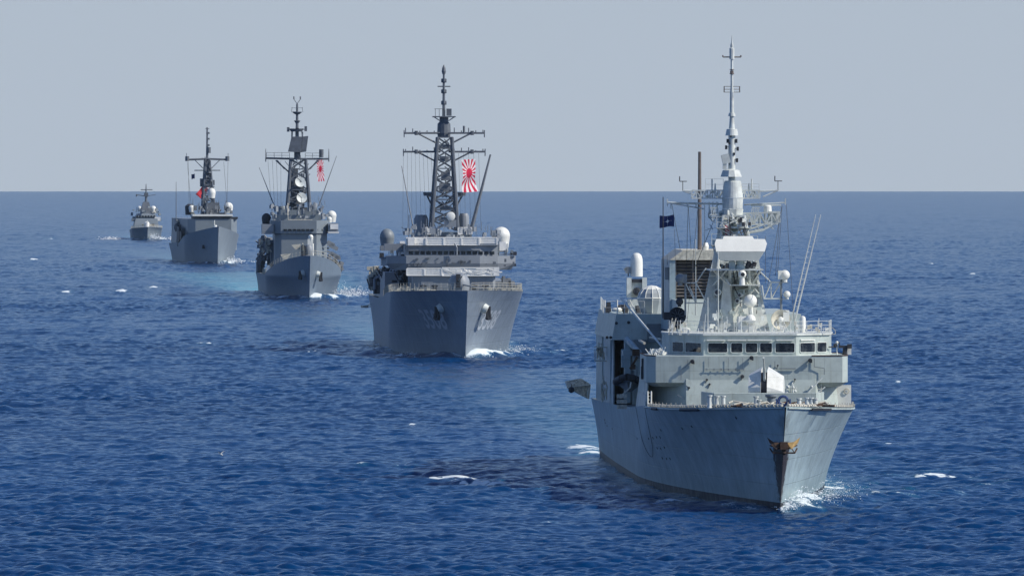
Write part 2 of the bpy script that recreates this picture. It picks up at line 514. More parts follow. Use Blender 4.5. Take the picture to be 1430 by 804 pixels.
def sea_material():
    m = bpy.data.materials.new("sea_water")
    m.use_nodes = True
    nt = m.node_tree; L = nt.links.new
    b = nt.nodes["Principled BSDF"]
    b.inputs["Roughness"].default_value = 0.2
    b.inputs["IOR"].default_value = 1.333
    b.inputs["Specular IOR Level"].default_value = 0.28
    b.inputs["Specular Tint"].default_value = (0.12, 0.38, 1.0, 1)
    tc = nd(nt, "ShaderNodeTexCoord")
    n0 = nd(nt, "ShaderNodeTexNoise"); n0.inputs["Scale"].default_value = 0.009; n0.inputs["Detail"].default_value = 3
    L(tc.outputs["Object"], n0.inputs["Vector"])
    mx = nd(nt, "ShaderNodeMix", data_type='RGBA')
    mx.inputs[6].default_value = (0.0002, 0.023, 0.084, 1)
    mx.inputs[7].default_value = (0.0005, 0.044, 0.148, 1)
    L(n0.outputs[0], mx.inputs[0])
    mp = nd(nt, "ShaderNodeMapping"); mp.inputs["Scale"].default_value = (1.0, 0.6, 1.0)
    mp.inputs["Rotation"].default_value = (0, 0, R(25))
    L(tc.outputs["Object"], mp.inputs["Vector"])
    n1 = nd(nt, "ShaderNodeTexNoise"); n1.inputs["Scale"].default_value = 1.7; n1.inputs["Detail"].default_value = 4; n1.inputs["Roughness"].default_value = 0.6
    L(mp.outputs[0], n1.inputs["Vector"])
    bp = nd(nt, "ShaderNodeBump"); bp.inputs["Strength"].default_value = 0.6; bp.inputs["Distance"].default_value = 0.10
    L(n1.outputs[0], bp.inputs["Height"])
    L(bp.outputs[0], b.inputs["Normal"])
    # foam
    at = nd(nt, "ShaderNodeAttribute"); at.attribute_name = "foam"
    n2 = nd(nt, "ShaderNodeTexNoise"); n2.inputs["Scale"].default_value = 2.4; n2.inputs["Detail"].default_value = 6; n2.inputs["Roughness"].default_value = 0.75
    L(tc.outputs["Object"], n2.inputs["Vector"])
    s = nd(nt, "ShaderNodeMath", operation='ADD')
    n3 = nd(nt, "ShaderNodeTexNoise"); n3.inputs["Scale"].default_value = 7.0; n3.inputs["Detail"].default_value = 3
    L(tc.outputs["Object"], n3.inputs["Vector"])
    nn = nd(nt, "ShaderNodeMath", operation='ADD'); L(n2.outputs[0], nn.inputs[0]); L(n3.outputs[0], nn.inputs[1])
    nh = nd(nt, "ShaderNodeMath", operation='MULTIPLY_ADD'); nh.inputs[1].default_value = 1.0; nh.inputs[2].default_value = -0.5; L(nn.outputs[0], nh.inputs[0])
    L(at.outputs["Fac"], s.inputs[0]); L(nh.outputs[0], s.inputs[1])
    mr = nd(nt, "ShaderNodeMapRange"); mr.inputs[1].default_value = 0.98; mr.inputs[2].default_value = 1.32
    L(s.outputs[0], mr.inputs[0])
    fm = nd(nt, "ShaderNodeBsdfDiffuse"); fm.inputs[0].default_value = (0.72, 0.78, 0.80, 1)
    # churned water full of fine bubbles is paler and greener
    mr2 = nd(nt, "ShaderNodeMapRange"); mr2.inputs[1].default_value = 0.05; mr2.inputs[2].default_value = 0.9; mr2.inputs[4].default_value = 0.55
    L(at.outputs["Fac"], mr2.inputs[0])
    mx2 = nd(nt, "ShaderNodeMix", data_type='RGBA')
    L(mr2.outputs[0], mx2.inputs[0]); L(mx.outputs[2], mx2.inputs[6]); mx2.inputs[7].default_value = (0.05, 0.22, 0.30, 1)
    at2 = nd(nt, "ShaderNodeAttribute"); at2.attribute_name = "aerated"
    mx3 = nd(nt, "ShaderNodeMix", data_type='RGBA')
    L(at2.outputs["Fac"], mx3.inputs[0]); L(mx2.outputs[2], mx3.inputs[6]); mx3.inputs[7].default_value = (0.13, 0.42, 0.48, 1)
    L(mx3.outputs[2], b.inputs["Base Color"])
    ms = nd(nt, "ShaderNodeMixShader")
    L(mr.outputs[0], ms.inputs[0]); L(b.outputs[0], ms.inputs[1]); L(fm.outputs[0], ms.inputs[2])
    L(ms.outputs[0], nt.nodes["Material Output"].inputs["Surface"])
    return m
sea = build_sea()
sea.data.materials.append(sea_material())

# ------------------------------------------------------------------ haze
HAZE = 1.3e-5
def build_haze():
    m = bpy.data.materials.new("haze_air")
    m.use_nodes = True
    nt = m.node_tree
    nt.nodes.remove(nt.nodes["Principled BSDF"])
    v = nd(nt, "ShaderNodeVolumePrincipled")
    v.inputs["Color"].default_value = (0.66, 0.86, 1.0, 1)
    v.inputs["Density"].default_value = HAZE
    v.inputs["Anisotropy"].default_value = 0.0
    nt.links.new(v.outputs[0], nt.nodes["Material Output"].inputs["Volume"])
    b = MB().bx(-30000, 30000, -6500, 27000, -215, 700)
    o = b.build("haze", m)
    tag(o, kind='stuff')
build_haze()
# ------------------------------------------------------------------ hull form
class Hull:
    """stem at y=0 on the waterline, +y aft, +x is the ship's port side"""
    def __init__(s, L, B, sheer, rake, ent_wl, ent_dk, p_wl=1.6, p_dk=2.0, wl_ratio=0.93, knuckle=None, flare=1.5, stern=0.86):
        s.L, s.B, s.sheer, s.rake = L, B, sheer, rake
        s.ent_wl, s.ent_dk, s.p_wl, s.p_dk, s.wlr, s.kn, s.fl, s.stern = ent_wl, ent_dk, p_wl, p_dk, wl_ratio, knuckle, flare, stern
    def deck(s, y):
        pts = s.sheer
        if y <= pts[0][0]: return pts[0][1]
        for (a, za), (b, zb) in zip(pts[:-1], pts[1:]):
            if y <= b:
                t = (y - a) / (b - a)
                return za + (zb - za) * t
        return pts[-1][1]
    def stem(s, z):
        D = s.sheer[0][1]
        if z < 0: return 0.25 * -z
        return -s.rake * (z / D) ** 1.12
    def half(s, y, z):
        """half breadth"""
        D = s.deck(y)
        y0 = s.stem(min(z, s.sheer[0][1]))
        v = max(0.0, min(1.0, z / D))
        if s.kn:
            kf = s.kn(y)
            v = min(1.0, v / kf)
        w = v ** s.fl
        ent = s.ent_wl + (s.ent_dk - s.ent_wl) * w
        p = s.p_wl + (s.p_dk - s.p_wl) * w
        Bz = s.B * (s.wlr + (1 - s.wlr) * w)
        u = max(0.0, min(1.0, (y - y0) / ent))
        hb = Bz * (1 - (1 - u) ** p)
        if z < 0: hb *= max(0.0, 1 + z * 0.06)
        ya = s.L * 0.68
        if y > ya:
            q = (y - ya) / (s.L - ya)
            hb *= 1 - (1 - s.stern) * q ** 2 * (1.0 + 0.5 * (1 - w))
        return hb
    def build(s, mat, parent, name="hull", ny=90, nz=26, zb=-2.5):
        vs = []; fs = []
        for side in (1, -1):
            base = len(vs)
            for i in range(ny + 1):
                t = (i / ny) ** 1.5
                for j in range(nz + 1):
                    vj = j / nz
                    yy = t * s.L
                    D = s.deck(yy)
                    if s.kn:
                        kf = s.kn(yy)
                        nk = int(nz * .7)
                        zz = zb + (kf * D - zb) * (j / nk) if j <= nk else kf * D + (D - kf * D) * (j - nk) / (nz - nk)
                    else:
                        zz = zb + (D - zb) * vj
                    y0 = s.stem(zz)
                    y = y0 + t * (s.L - y0)
                    D2 = s.deck(y)
                    if not s.kn: zz = zb + (D2 - zb) * vj
                    elif j > nk:
                        kf = s.kn(y); zz = kf * D2 + (D2 - kf * D2) * (j - nk) / (nz - nk)
                    vs.append((side * s.half(y, zz), y, zz))
            for i in range(ny):
                for j in range(nz):
                    a = base + i * (nz + 1) + j
                    q = (a, a + nz + 1, a + nz + 2, a + 1)
                    fs.append(q if side > 0 else q[::-1])
        # transom
        tr = [(s.half(s.L, zb + (s.deck(s.L) - zb) * k / 8), s.L, zb + (s.deck(s.L) - zb) * k / 8) for k in range(9)]
        o = len(vs); vs += tr + [(-x, y, z) for x, y, z in tr]
        fs += [(o + k, o + 9 + k, o + 10 + k, o + 1 + k) for k in range(8)]
        m = MB(); m.add(vs, fs)
        return m.build(name, mat, parent, smooth=True)
    def build_deck(s, mat, parent, y0=None, y1=None, drop=0.03, name="deck", inset=0.0):
        y0 = -s.rake + 0.05 if y0 is None else y0
        y1 = s.L if y1 is None else y1
        vs = []; fs = []; n = 50
        for i in range(n + 1):
            y = y0 + (y1 - y0) * (i / n) ** 1.3
            z = s.deck(y) - drop
            h = max(0.0, s.half(y, s.deck(y) - .001) - 0.02 - inset)
            c = 0.02 * h
            vs += [(-h, y, z), (0, y, z + c), (h, y, z)]
        for i in range(n):
            a = i * 3
            fs += [(a, a + 1, a + 4, a + 3), (a + 1, a + 2, a + 5, a + 4)]
        return MB().add(vs, fs).build(name, mat, parent)
    def surf(s, side, y, z, off=0.02):
        """a point on the shell, and its outward normal"""
        h = s.half(y, z)
        e = 0.15
        tx = Vector((side * (s.half(y + e, z) - s.half(y - e, z)), 2 * e, 0))
        tz = Vector((side * (s.half(y, z + e) - s.half(y, z - e)), 0, 2 * e))
        n = tx.cross(tz).normalized()
        if n.x * side < 0: n = -n
        return Vector((side * h, y, z)) + n * off, n

def edge_rail(hull, side, y0, y1, h=1.05, step=1.8, bars=3, r=0.022, inset=0.12, post=0.03, z=None):
    """guard rail along the deck edge"""
    m = MB()
    n = max(2, int((y1 - y0) / step)); P = []
    for i in range(n + 1):
        y = y0 + (y1 - y0) * i / n
        D = hull.deck(y)
        x = side * (hull.half(y, D - .001) - inset)
        m.rod((x, y, D), (x, y, D + h), post, n=4)
        P.append((x, y, D))
    for b in range(bars):
        k = h * (b + 1) / bars
        m.tube([(x, y, zz + k) for x, y, zz in P], r, 4)
    return m

def rail_path(m, pts, h=1.05, step=1.6, bars=3, r=0.02, post=0.028):
    for a, b in zip(pts[:-1], pts[1:]):
        a = Vector(a); b = Vector(b)
        n = max(1, round((b - a).length / step))
        for i in range(n + 1):
            p = a.lerp(b, i / n)
            m.rod(p, p + Vector((0, 0, h)), post, n=4)
        for k in range(bars):
            q = Vector((0, 0, h * (k + 1) / bars))
            m.rod(a + q, b + q, r, n=4)
    return m

def hull_text(hull, side, text, yc, zc, size, mat, parent, name="hull_number", off=0.04, stretch=1.0):
    """figures painted on the shell: flat glyphs cut into small faces and laid on the plating"""
    cu = bpy.data.curves.new(name, 'FONT')
    cu.body = text; cu.size = size; cu.align_x = 'CENTER'; cu.align_y = 'CENTER'; cu.offset = size * 0.02
    ob = bpy.data.objects.new(name, cu); COL.objects.link(ob)
    dg = bpy.context.evaluated_depsgraph_get()
    me = bpy.data.meshes.new_from_object(ob.evaluated_get(dg))
    bpy.data.objects.remove(ob)
    import bmesh
    bm = bmesh.new(); bm.from_mesh(me)
    bmesh.ops.triangulate(bm, faces=bm.faces[:])
    for _ in range(3):
        bmesh.ops.subdivide_edges(bm, edges=[e for e in bm.edges if e.calc_length() > size * .12], cuts=1, use_grid_fill=False)
        bmesh.ops.triangulate(bm, faces=bm.faces[:])
    for v in bm.verts:
        t, z = v.co.x * stretch, v.co.y
        y = yc + t * (1 if side > 0 else -1)     # reads correctly from outside on either side
        p, n = hull.surf(side, y, zc + z, off)
        v.co = p
    bm.to_mesh(me); bm.free()
    me.materials.append(mat)
    o = bpy.data.objects.new(name, me); COL.objects.link(o); o.parent = parent
    return o

class Px:
    """turns a pixel of the photograph into (abeam, height) of a ship at a chosen distance aft of her stem"""
    def __init__(s, S): s.S = S; s.rr = -S['z']
    def __call__(s, px, py, y):
        c, sn = math.cos(s.S['th']), math.sin(s.S['th'])
        # world = stem + R(th) * (x, y)
        k = (px - 715) / F
        # wx = sx + x c - y sn ; wy = sy + x sn + y c ; wx = k wy
        x = (k * (s.S['y'] + y * c) - s.S['x'] + y * sn) / (c - k * sn)
        wy = s.S['y'] + x * sn + y * c
        z = CAM_H - (py - Y0) * wy / F - s.S['z']
        return x, z
    def x(s, px, y): return s(px, 0, y)[0]
    def z(s, py, y, px=None):
        return s(715 if px is None else px, py, y)[1] if px is not None else CAM_H - (py - Y0) * (s.S['y'] + y) / F - s.S['z']
    def p(s, px, py, y):
        a = s(px, py, y)
        return Vector((a[0], y, a[1]))
# ------------------------------------------------------------------ paints
M = {}
M['hull1'] = paint("pale_hull_paint", (0.33, 0.42, 0.445), 0.42, 0.16, streak=0.5, rust=0.2, bump=0.9, panel=0.9, boot=0.6)
M['sup1'] = paint("pale_superstructure_paint", (0.44, 0.50, 0.465), 0.5, 0.12, streak=0.45, rust=0.4, panel=0.35, bump=.2, scale=1.6)
M['mast1'] = paint("pale_mast_paint", (0.60, 0.63, 0.59), 0.5, 0.2, streak=0.4, rust=0.3, scale=2.5)
M['white'] = paint("white_paint", (0.80, 0.80, 0.73), 0.4, 0.05, streak=0.12, rust=0.0, scale=2)
M['cream'] = paint("cream_canvas", (0.58, 0.55, 0.45), 0.8, 0.25, scale=8)
M['deck'] = paint("deck_nonskid", (0.13, 0.15, 0.15), 0.85, 0.2, rust=0.4, scale=2)
M['dark'] = paint("dark_fittings", (0.035, 0.038, 0.045), 0.6, 0.3, scale=3)
M['black'] = paint("black_rubber", (0.015, 0.016, 0.02), 0.6, 0.2)
M['midgrey'] = paint("mid_grey_paint", (0.20, 0.23, 0.25), 0.5, 0.1, streak=0.3, scale=2)
M['soot'] = paint("sooty_louvre", (0.15, 0.135, 0.125), 0.7, 0.25, streak=0.5, scale=2)
M['brass'] = paint("rusty_pole", (0.17, 0.14, 0.12), 0.5, 0.2, scale=3)
M['rust'] = paint("rusty_iron", (0.07, 0.038, 0.022), 0.8, 0.5, scale=5)
M['ochre'] = paint("ochre_primer", (0.46, 0.30, 0.11), 0.7, 0.3, scale=5)
M['blue'] = paint("blue_rope", (0.05, 0.09, 0.22), 0.7, 0.2)
M['navy'] = paint("navy_bunting", (0.012, 0.028, 0.10), 0.8, 0.1)
M['red'] = paint("red_bunting", (0.45, 0.015, 0.03), 0.8, 0.1)
M['wire'] = paint("wire_rope", (0.05, 0.055, 0.06), 0.6, 0.2)
M['hull2'] = paint("training_ship_hull_paint", (0.225, 0.27, 0.315), 0.42, 0.10, streak=0.35, bump=0.7, panel=0.8, boot=0.1)
M['sup2'] = paint("training_ship_upper_paint", (0.25, 0.275, 0.30), 0.5, 0.06, streak=0.2, panel=0.2)
M['mast2'] = paint("weathered_mast_paint", (0.125, 0.14, 0.158), 0.55, 0.2, scale=2)
M['canvas'] = paint("white_canvas", (0.86, 0.85, 0.80), 0.8, 0.06, bump=0.6, scale=3)
M['hull3'] = paint("destroyer_hull_paint", (0.165, 0.21, 0.255), 0.45, 0.06, streak=0.2, bump=0.35, panel=0.4, boot=0.05)
M['hull4'] = paint("far_frigate_hull_paint", (0.22, 0.26, 0.29), 0.45, 0.07, streak=0.2, bump=0.1, boot=0.05)
M['sup4'] = paint("far_frigate_upper_paint", (0.20, 0.235, 0.26), 0.5, 0.07, streak=0.2)
M['number2'] = paint("faded_number_paint", (0.44, 0.48, 0.52), 0.5, 0.05)
M['number3'] = paint("faded_number_paint_dark", (0.26, 0.30, 0.34), 0.5, 0.05)
M['orange'] = paint("orange_canvas", (0.5, 0.16, 0.05), 0.8, 0.2)

def glass_mat():
    m = bpy.data.materials.new("bridge_glass")
    m.use_nodes = True
    b = m.node_tree.nodes["Principled BSDF"]
    b.inputs["Base Color"].default_value = (0.008, 0.012, 0.02, 1)
    b.inputs["Roughness"].default_value = 0.06
    b.inputs["IOR"].default_value = 1.5
    tc = nd(m.node_tree, "ShaderNodeTexCoord")
    n = nd(m.node_tree, "ShaderNodeTexNoise"); n.inputs["Scale"].default_value = 2.3; n.inputs["Detail"].default_value = 3
    m.node_tree.links.new(tc.outputs["Object"], n.inputs["Vector"])
    c = nd(m.node_tree, "ShaderNodeValToRGB")
    c.color_ramp.elements[0].position = .45; c.color_ramp.elements[0].color = (0.006, 0.009, 0.015, 1)
    c.color_ramp.elements[1].position = .72; c.color_ramp.elements[1].color = (0.06, 0.07, 0.075, 1)
    m.node_tree.links.new(n.outputs[0], c.inputs[0])
    m.node_tree.links.new(c.outputs[0], b.inputs["Base Color"])
    return m
M['glass'] = glass_mat()

def lattice(m, b, t, z0, z1, n, rl, rb, faces=(0, 1, 2, 3), xb=True):
    """four-legged lattice tower; b and t are (x0,x1,y0,y1)"""
    def cor(z):
        k = (z - z0) / (z1 - z0)
        r = [b[i] + (t[i] - b[i]) * k for i in range(4)]
        return [Vector((r[0], r[2], z)), Vector((r[1], r[2], z)), Vector((r[1], r[3], z)), Vector((r[0], r[3], z))]
    for i in range(4):
        m.rod(cor(z0)[i], cor(z1)[i], rl, rl * .85, 6)
    for k in range(n):
        za = z0 + (z1 - z0) * k / n; zb = z0 + (z1 - z0) * (k + 1) / n
        A, B = cor(za), cor(zb)
        for i in faces:
            j = (i + 1) % 4
            m.rod(B[i], B[j], rb, n=4)
            if xb:
                m.rod(A[i], B[j], rb, n=4); m.rod(A[j], B[i], rb, n=4)
            elif k % 2: m.rod(A[i], B[j], rb, n=4)
            else: m.rod(A[j], B[i], rb, n=4)
    return m

def girder(m, p, q, h, n, r, w=0.0):
    """a flat braced beam from p to q, h deep"""
    p = Vector(p); q = Vector(q); dn = Vector((0, 0, -h))
    m.rod(p, q, r, n=4); m.rod(p + dn, q + dn, r, n=4)
    for i in range(n + 1):
        a = p.lerp(q, i / n); m.rod(a, a + dn, r * .8, n=4)
        if i < n:
            b = p.lerp(q, (i + 1) / n)
            if i % 2: m.rod(a, b + dn, r * .8, n=4)
            else: m.rod(a + dn, b, r * .8, n=4)
    return m

def wind_vane(m, p, s=1.0):
    p = Vector(p)
    m.rod(p, p + Vector((0, 0, .75 * s)), .03 * s, n=5)
    m.rod(p + Vector((-.25 * s, 0, .75 * s)), p + Vector((.3 * s, 0, .75 * s)), .035 * s, n=5)
    m.box(p + Vector((-.25 * s, 0, .95 * s)), (.08 * s, .03, .4 * s))
    m.rod(p + Vector((.3 * s, -.15 * s, .75 * s)), p + Vector((.3 * s, .15 * s, .75 * s)), .03, n=4)

def hull_extras(mat, kind):
    """rust and bare paint round the stem anchor"""
    nt = mat.node_tree; L = nt.links.new
    b = nt.nodes["Principled BSDF"]
    prev = b.inputs["Base Color"].links[0].from_socket
    tc = nd(nt, "ShaderNodeTexCoord"); sp = nd(nt, "ShaderNodeSeparateXYZ")
    L(tc.outputs["Object"], sp.inputs[0])
    nz = nd(nt, "ShaderNodeTexNoise"); nz.inputs["Scale"].default_value = 2.5; nz.inputs["Detail"].default_value = 5
    L(tc.outputs["Object"], nz.inputs["Vector"])
    ax = nd(nt, "ShaderNodeMath", operation='ABSOLUTE'); L(sp.outputs[0], ax.inputs[0])
    # half width of the stain grows with height
    w = nd(nt, "ShaderNodeMapRange"); w.inputs[1].default_value = 0.4; w.inputs[2].default_value = 4.6; w.inputs[3].default_value = 0.05; w.inputs[4].default_value = 0.62
    L(sp.outputs[2], w.inputs[0])
    d = nd(nt, "ShaderNodeMath", operation='SUBTRACT'); L(w.outputs[0], d.inputs[0]); L(ax.outputs[0], d.inputs[1])
    d2 = nd(nt, "ShaderNodeMath", operation='MULTIPLY_ADD'); L(nz.outputs[0], d2.inputs[0]); d2.inputs[1].default_value = 0.5; L(d.outputs[0], d2.inputs[2])
    f = nd(nt, "ShaderNodeMapRange"); f.inputs[1].default_value = 0.20; f.inputs[2].default_value = 0.34
    L(d2.outputs[0], f.inputs[0])
    top = nd(nt, "ShaderNodeMapRange"); top.inputs[1].default_value = 5.3; top.inputs[2].default_value = 4.9
    L(sp.outputs[2], top.inputs[0])
    yy = nd(nt, "ShaderNodeMath", operation='LESS_THAN'); yy.inputs[1].default_value = 3.0; L(sp.outputs[1], yy.inputs[0])
    g = nd(nt, "ShaderNodeMath", operation='MULTIPLY'); L(f.outputs[0], g.inputs[0]); L(top.outputs[0], g.inputs[1])
    g2 = nd(nt, "ShaderNodeMath", operation='MULTIPLY'); L(g.outputs[0], g2.inputs[0]); L(yy.outputs[0], g2.inputs[1])
    mx = nd(nt, "ShaderNodeMix", data_type='RGBA'); L(g2.outputs[0], mx.inputs[0]); L(prev, mx.inputs[6]); mx.inputs[7].default_value = (0.035, 0.025, 0.02, 1)
    # worn lighter paint to port of the anchor
    vm = nd(nt, "ShaderNodeVectorMath", operation='DISTANCE'); vm.inputs[1].default_value = (1.9, -0.6, 4.7)
    mp = nd(nt, "ShaderNodeMapping"); mp.inputs["Scale"].default_value = (1, .3, .8); mp.inputs["Location"].default_value = (0, 0, .9)
    L(tc.outputs["Object"], mp.inputs["Vector"]); L(mp.outputs[0], vm.inputs[0])
    e = nd(nt, "ShaderNodeMath", operation='MULTIPLY_ADD'); L(nz.outputs[0], e.inputs[0]); e.inputs[1].default_value = 2.4; L(vm.outputs[1], e.inputs[2])
    f2 = nd(nt, "ShaderNodeMapRange"); f2.inputs[1].default_value = 2.35; f2.inputs[2].default_value = 2.05; f2.inputs[4].default_value = .55
    L(e.outputs[0], f2.inputs[0])
    mx2 = nd(nt, "ShaderNodeMix", data_type='RGBA'); L(f2.outputs[0], mx2.inputs[0]); L(mx.outputs[2], mx2.inputs[6]); mx2.inputs[7].default_value = (0.46, 0.48, 0.47, 1)
    # dark smear under the bullnose
    vm3 = nd(nt, "ShaderNodeVectorMath", operation='DISTANCE'); vm3.inputs[1].default_value = (0.0, -4.2, 6.6)
    L(tc.outputs["Object"], vm3.inputs[0])
    e3 = nd(nt, "ShaderNodeMath", operation='MULTIPLY_ADD'); L(nz.outputs[0], e3.inputs[0]); e3.inputs[1].default_value = 2.0; L(vm3.outputs[1], e3.inputs[2])
    f3 = nd(nt, "ShaderNodeMapRange"); f3.inputs[1].default_value = 2.1; f3.inputs[2].default_value = 1.4; f3.inputs[4].default_value = .55
    L(e3.outputs[0], f3.inputs[0])
    mx3 = nd(nt, "ShaderNodeMix", data_type='RGBA'); L(f3.outputs[0], mx3.inputs[0]); L(mx2.outputs[2], mx3.inputs[6]); mx3.inputs[7].default_value = (0.13, 0.14, 0.13, 1)
    L(mx3.outputs[2], b.inputs["Base Color"])
hull_extras(M['hull1'], 1)

def flag_mesh(name, w, h, mat, loc, az=0.0, amp=0.12, waves=1.5, droop=0.15, parent=None, nx=28, nz=16, ph=0.0):
    """cloth w long and h high, hoisted at loc (top of the hoist), UVs 0..1"""
    vs = []; fs = []; uv = []
    for i in range(nx + 1):
        for j in range(nz + 1):
            u = i / nx; v = j / nz
            x = w * u * (1 - 0.06 * math.sin(u * 3))
            y = amp * u * math.sin(ph + u * waves * 2 * math.pi + v * 1.3)
            z = -h * (1 - v) - droop * w * u * u + 0.05 * h * math.sin(u * 5 + v * 2)
            ca, sa = math.cos(az), math.sin(az)
            vs.append((x * ca - y * sa, x * sa + y * ca, z)); uv.append((u, v))
    for i in range(nx):
        for j in range(nz):
            a = i * (nz + 1) + j
            fs.append((a, a + nz + 1, a + nz + 2, a + 1))
    me = bpy.data.meshes.new(name); me.from_pydata(vs, [], fs); me.update()
    l = me.uv_layers.new(name="UVMap")
    for p in me.polygons:
        for li in p.loop_indices: l.data[li].uv = uv[me.loops[li].vertex_index]
    me.materials.append(mat); me.shade_smooth()
    o = bpy.data.objects.new(name, me); COL.objects.link(o); o.location = loc
    if parent: o.parent = parent
    return o

def math_chain(nt):
    L = nt.links.new
    def f(op, a, b=None, c=None):
        n = nd(nt, "ShaderNodeMath", operation=op)
        for i, q in enumerate((a, b, c)):
            if q is None: continue
            if isinstance(q, (int, float)): n.inputs[i].default_value = q
            else: L(q, n.inputs[i])
        return n.outputs[0]
    return f

def rising_sun():
    m = bpy.data.materials.new("sunray_bunting"); m.use_nodes = True
    nt = m.node_tree; L = nt.links.new; f = math_chain(nt)
    b = nt.nodes["Principled BSDF"]; b.inputs["Roughness"].default_value = .8
    uv = nd(nt, "ShaderNodeUVMap"); sp = nd(nt, "ShaderNodeSeparateXYZ"); L(uv.outputs[0], sp.inputs[0])
    u = f('SUBTRACT', sp.outputs[0], .44); u = f('MULTIPLY', u, 1.5); v = f('SUBTRACT', sp.outputs[1], .5)
    r = f('SQRT', f('ADD', f('MULTIPLY', u, u), f('MULTIPLY', v, v)))
    a = f('ARCTAN2', v, u)
    ray = f('GREATER_THAN', f('COSINE', f('MULTIPLY', a, 16)), 0)
    disc = f('LESS_THAN', r, .24)
    k = f('MAXIMUM', ray, disc)
    mx = nd(nt, "ShaderNodeMix", data_type='RGBA'); L(k, mx.inputs[0])
    mx.inputs[6].default_value = (.92, .90, .90, 1); mx.inputs[7].default_value = (.72, .015, .07, 1)
    L(mx.outputs[2], b.inputs["Base Color"])
    return m
M['sunray'] = rising_sun()

def striped():
    m = bpy.data.materials.new("red_white_bunting"); m.use_nodes = True
    nt = m.node_tree; L = nt.links.new; f = math_chain(nt)
    b = nt.nodes["Principled BSDF"]; b.inputs["Roughness"].default_value = .8
    uv = nd(nt, "ShaderNodeUVMap"); sp = nd(nt, "ShaderNodeSeparateXYZ"); L(uv.outputs[0], sp.inputs[0])
    k = f('GREATER_THAN', f('SINE', f('MULTIPLY', sp.outputs[1], 44)), 0)
    mx = nd(nt, "ShaderNodeMix", data_type='RGBA'); L(k, mx.inputs[0])
    mx.inputs[6].default_value = (.70, .68, .68, 1); mx.inputs[7].default_value = (.40, .015, .035, 1)
    L(mx.outputs[2], b.inputs["Base Color"])
    return m
M['stripes'] = striped()

def compass_flag():
    m = bpy.data.materials.new("navy_star_bunting"); m.use_nodes = True
    nt = m.node_tree; L = nt.links.new; f = math_chain(nt)
    b = nt.nodes["Principled BSDF"]; b.inputs["Roughness"].default_value = .8
    uv = nd(nt, "ShaderNodeUVMap"); sp = nd(nt, "ShaderNodeSeparateXYZ"); L(uv.outputs[0], sp.inputs[0])
    u = f('ABSOLUTE', f('MULTIPLY', f('SUBTRACT', sp.outputs[0], .5), 1.35)); v = f('ABSOLUTE', f('SUBTRACT', sp.outputs[1], .5))
    # four-pointed star: concave between the points
    s = f('ADD', f('SQRT', f('MAXIMUM', u, 1e-5)), f('SQRT', f('MAXIMUM', v, 1e-5)))
    star = f('LESS_THAN', s, .56)
    r = f('SQRT', f('ADD', f('MULTIPLY', u, u), f('MULTIPLY', v, v)))
    line = f('MULTIPLY', f('MULTIPLY', f('LESS_THAN', f('MINIMUM', u, v), .014), f('LESS_THAN', r, .41)), f('GREATER_THAN', r, .33))
    k = f('MAXIMUM', star, line)
    mx = nd(nt, "ShaderNodeMix", data_type='RGBA'); L(k, mx.inputs[0])
    mx.inputs[6].default_value = (.012, .025, .11, 1); mx.inputs[7].default_value = (.8, .8, .8, 1)
    L(mx.outputs[2], b.inputs["Base Color"])
    return m
M['compass'] = compass_flag()

M['net'] = paint("weathered_netting", (0.62, 0.57, 0.45), 0.9, 0.4, scale=10)
M['gunpaint'] = paint("gun_paint", (0.70, 0.71, 0.66), 0.5, 0.12, streak=0.35, rust=0.35, panel=0.3, scale=3)
M['domegrey'] = paint("dome_paint", (0.34, 0.38, 0.40), 0.5, 0.08, streak=0.2, scale=2)
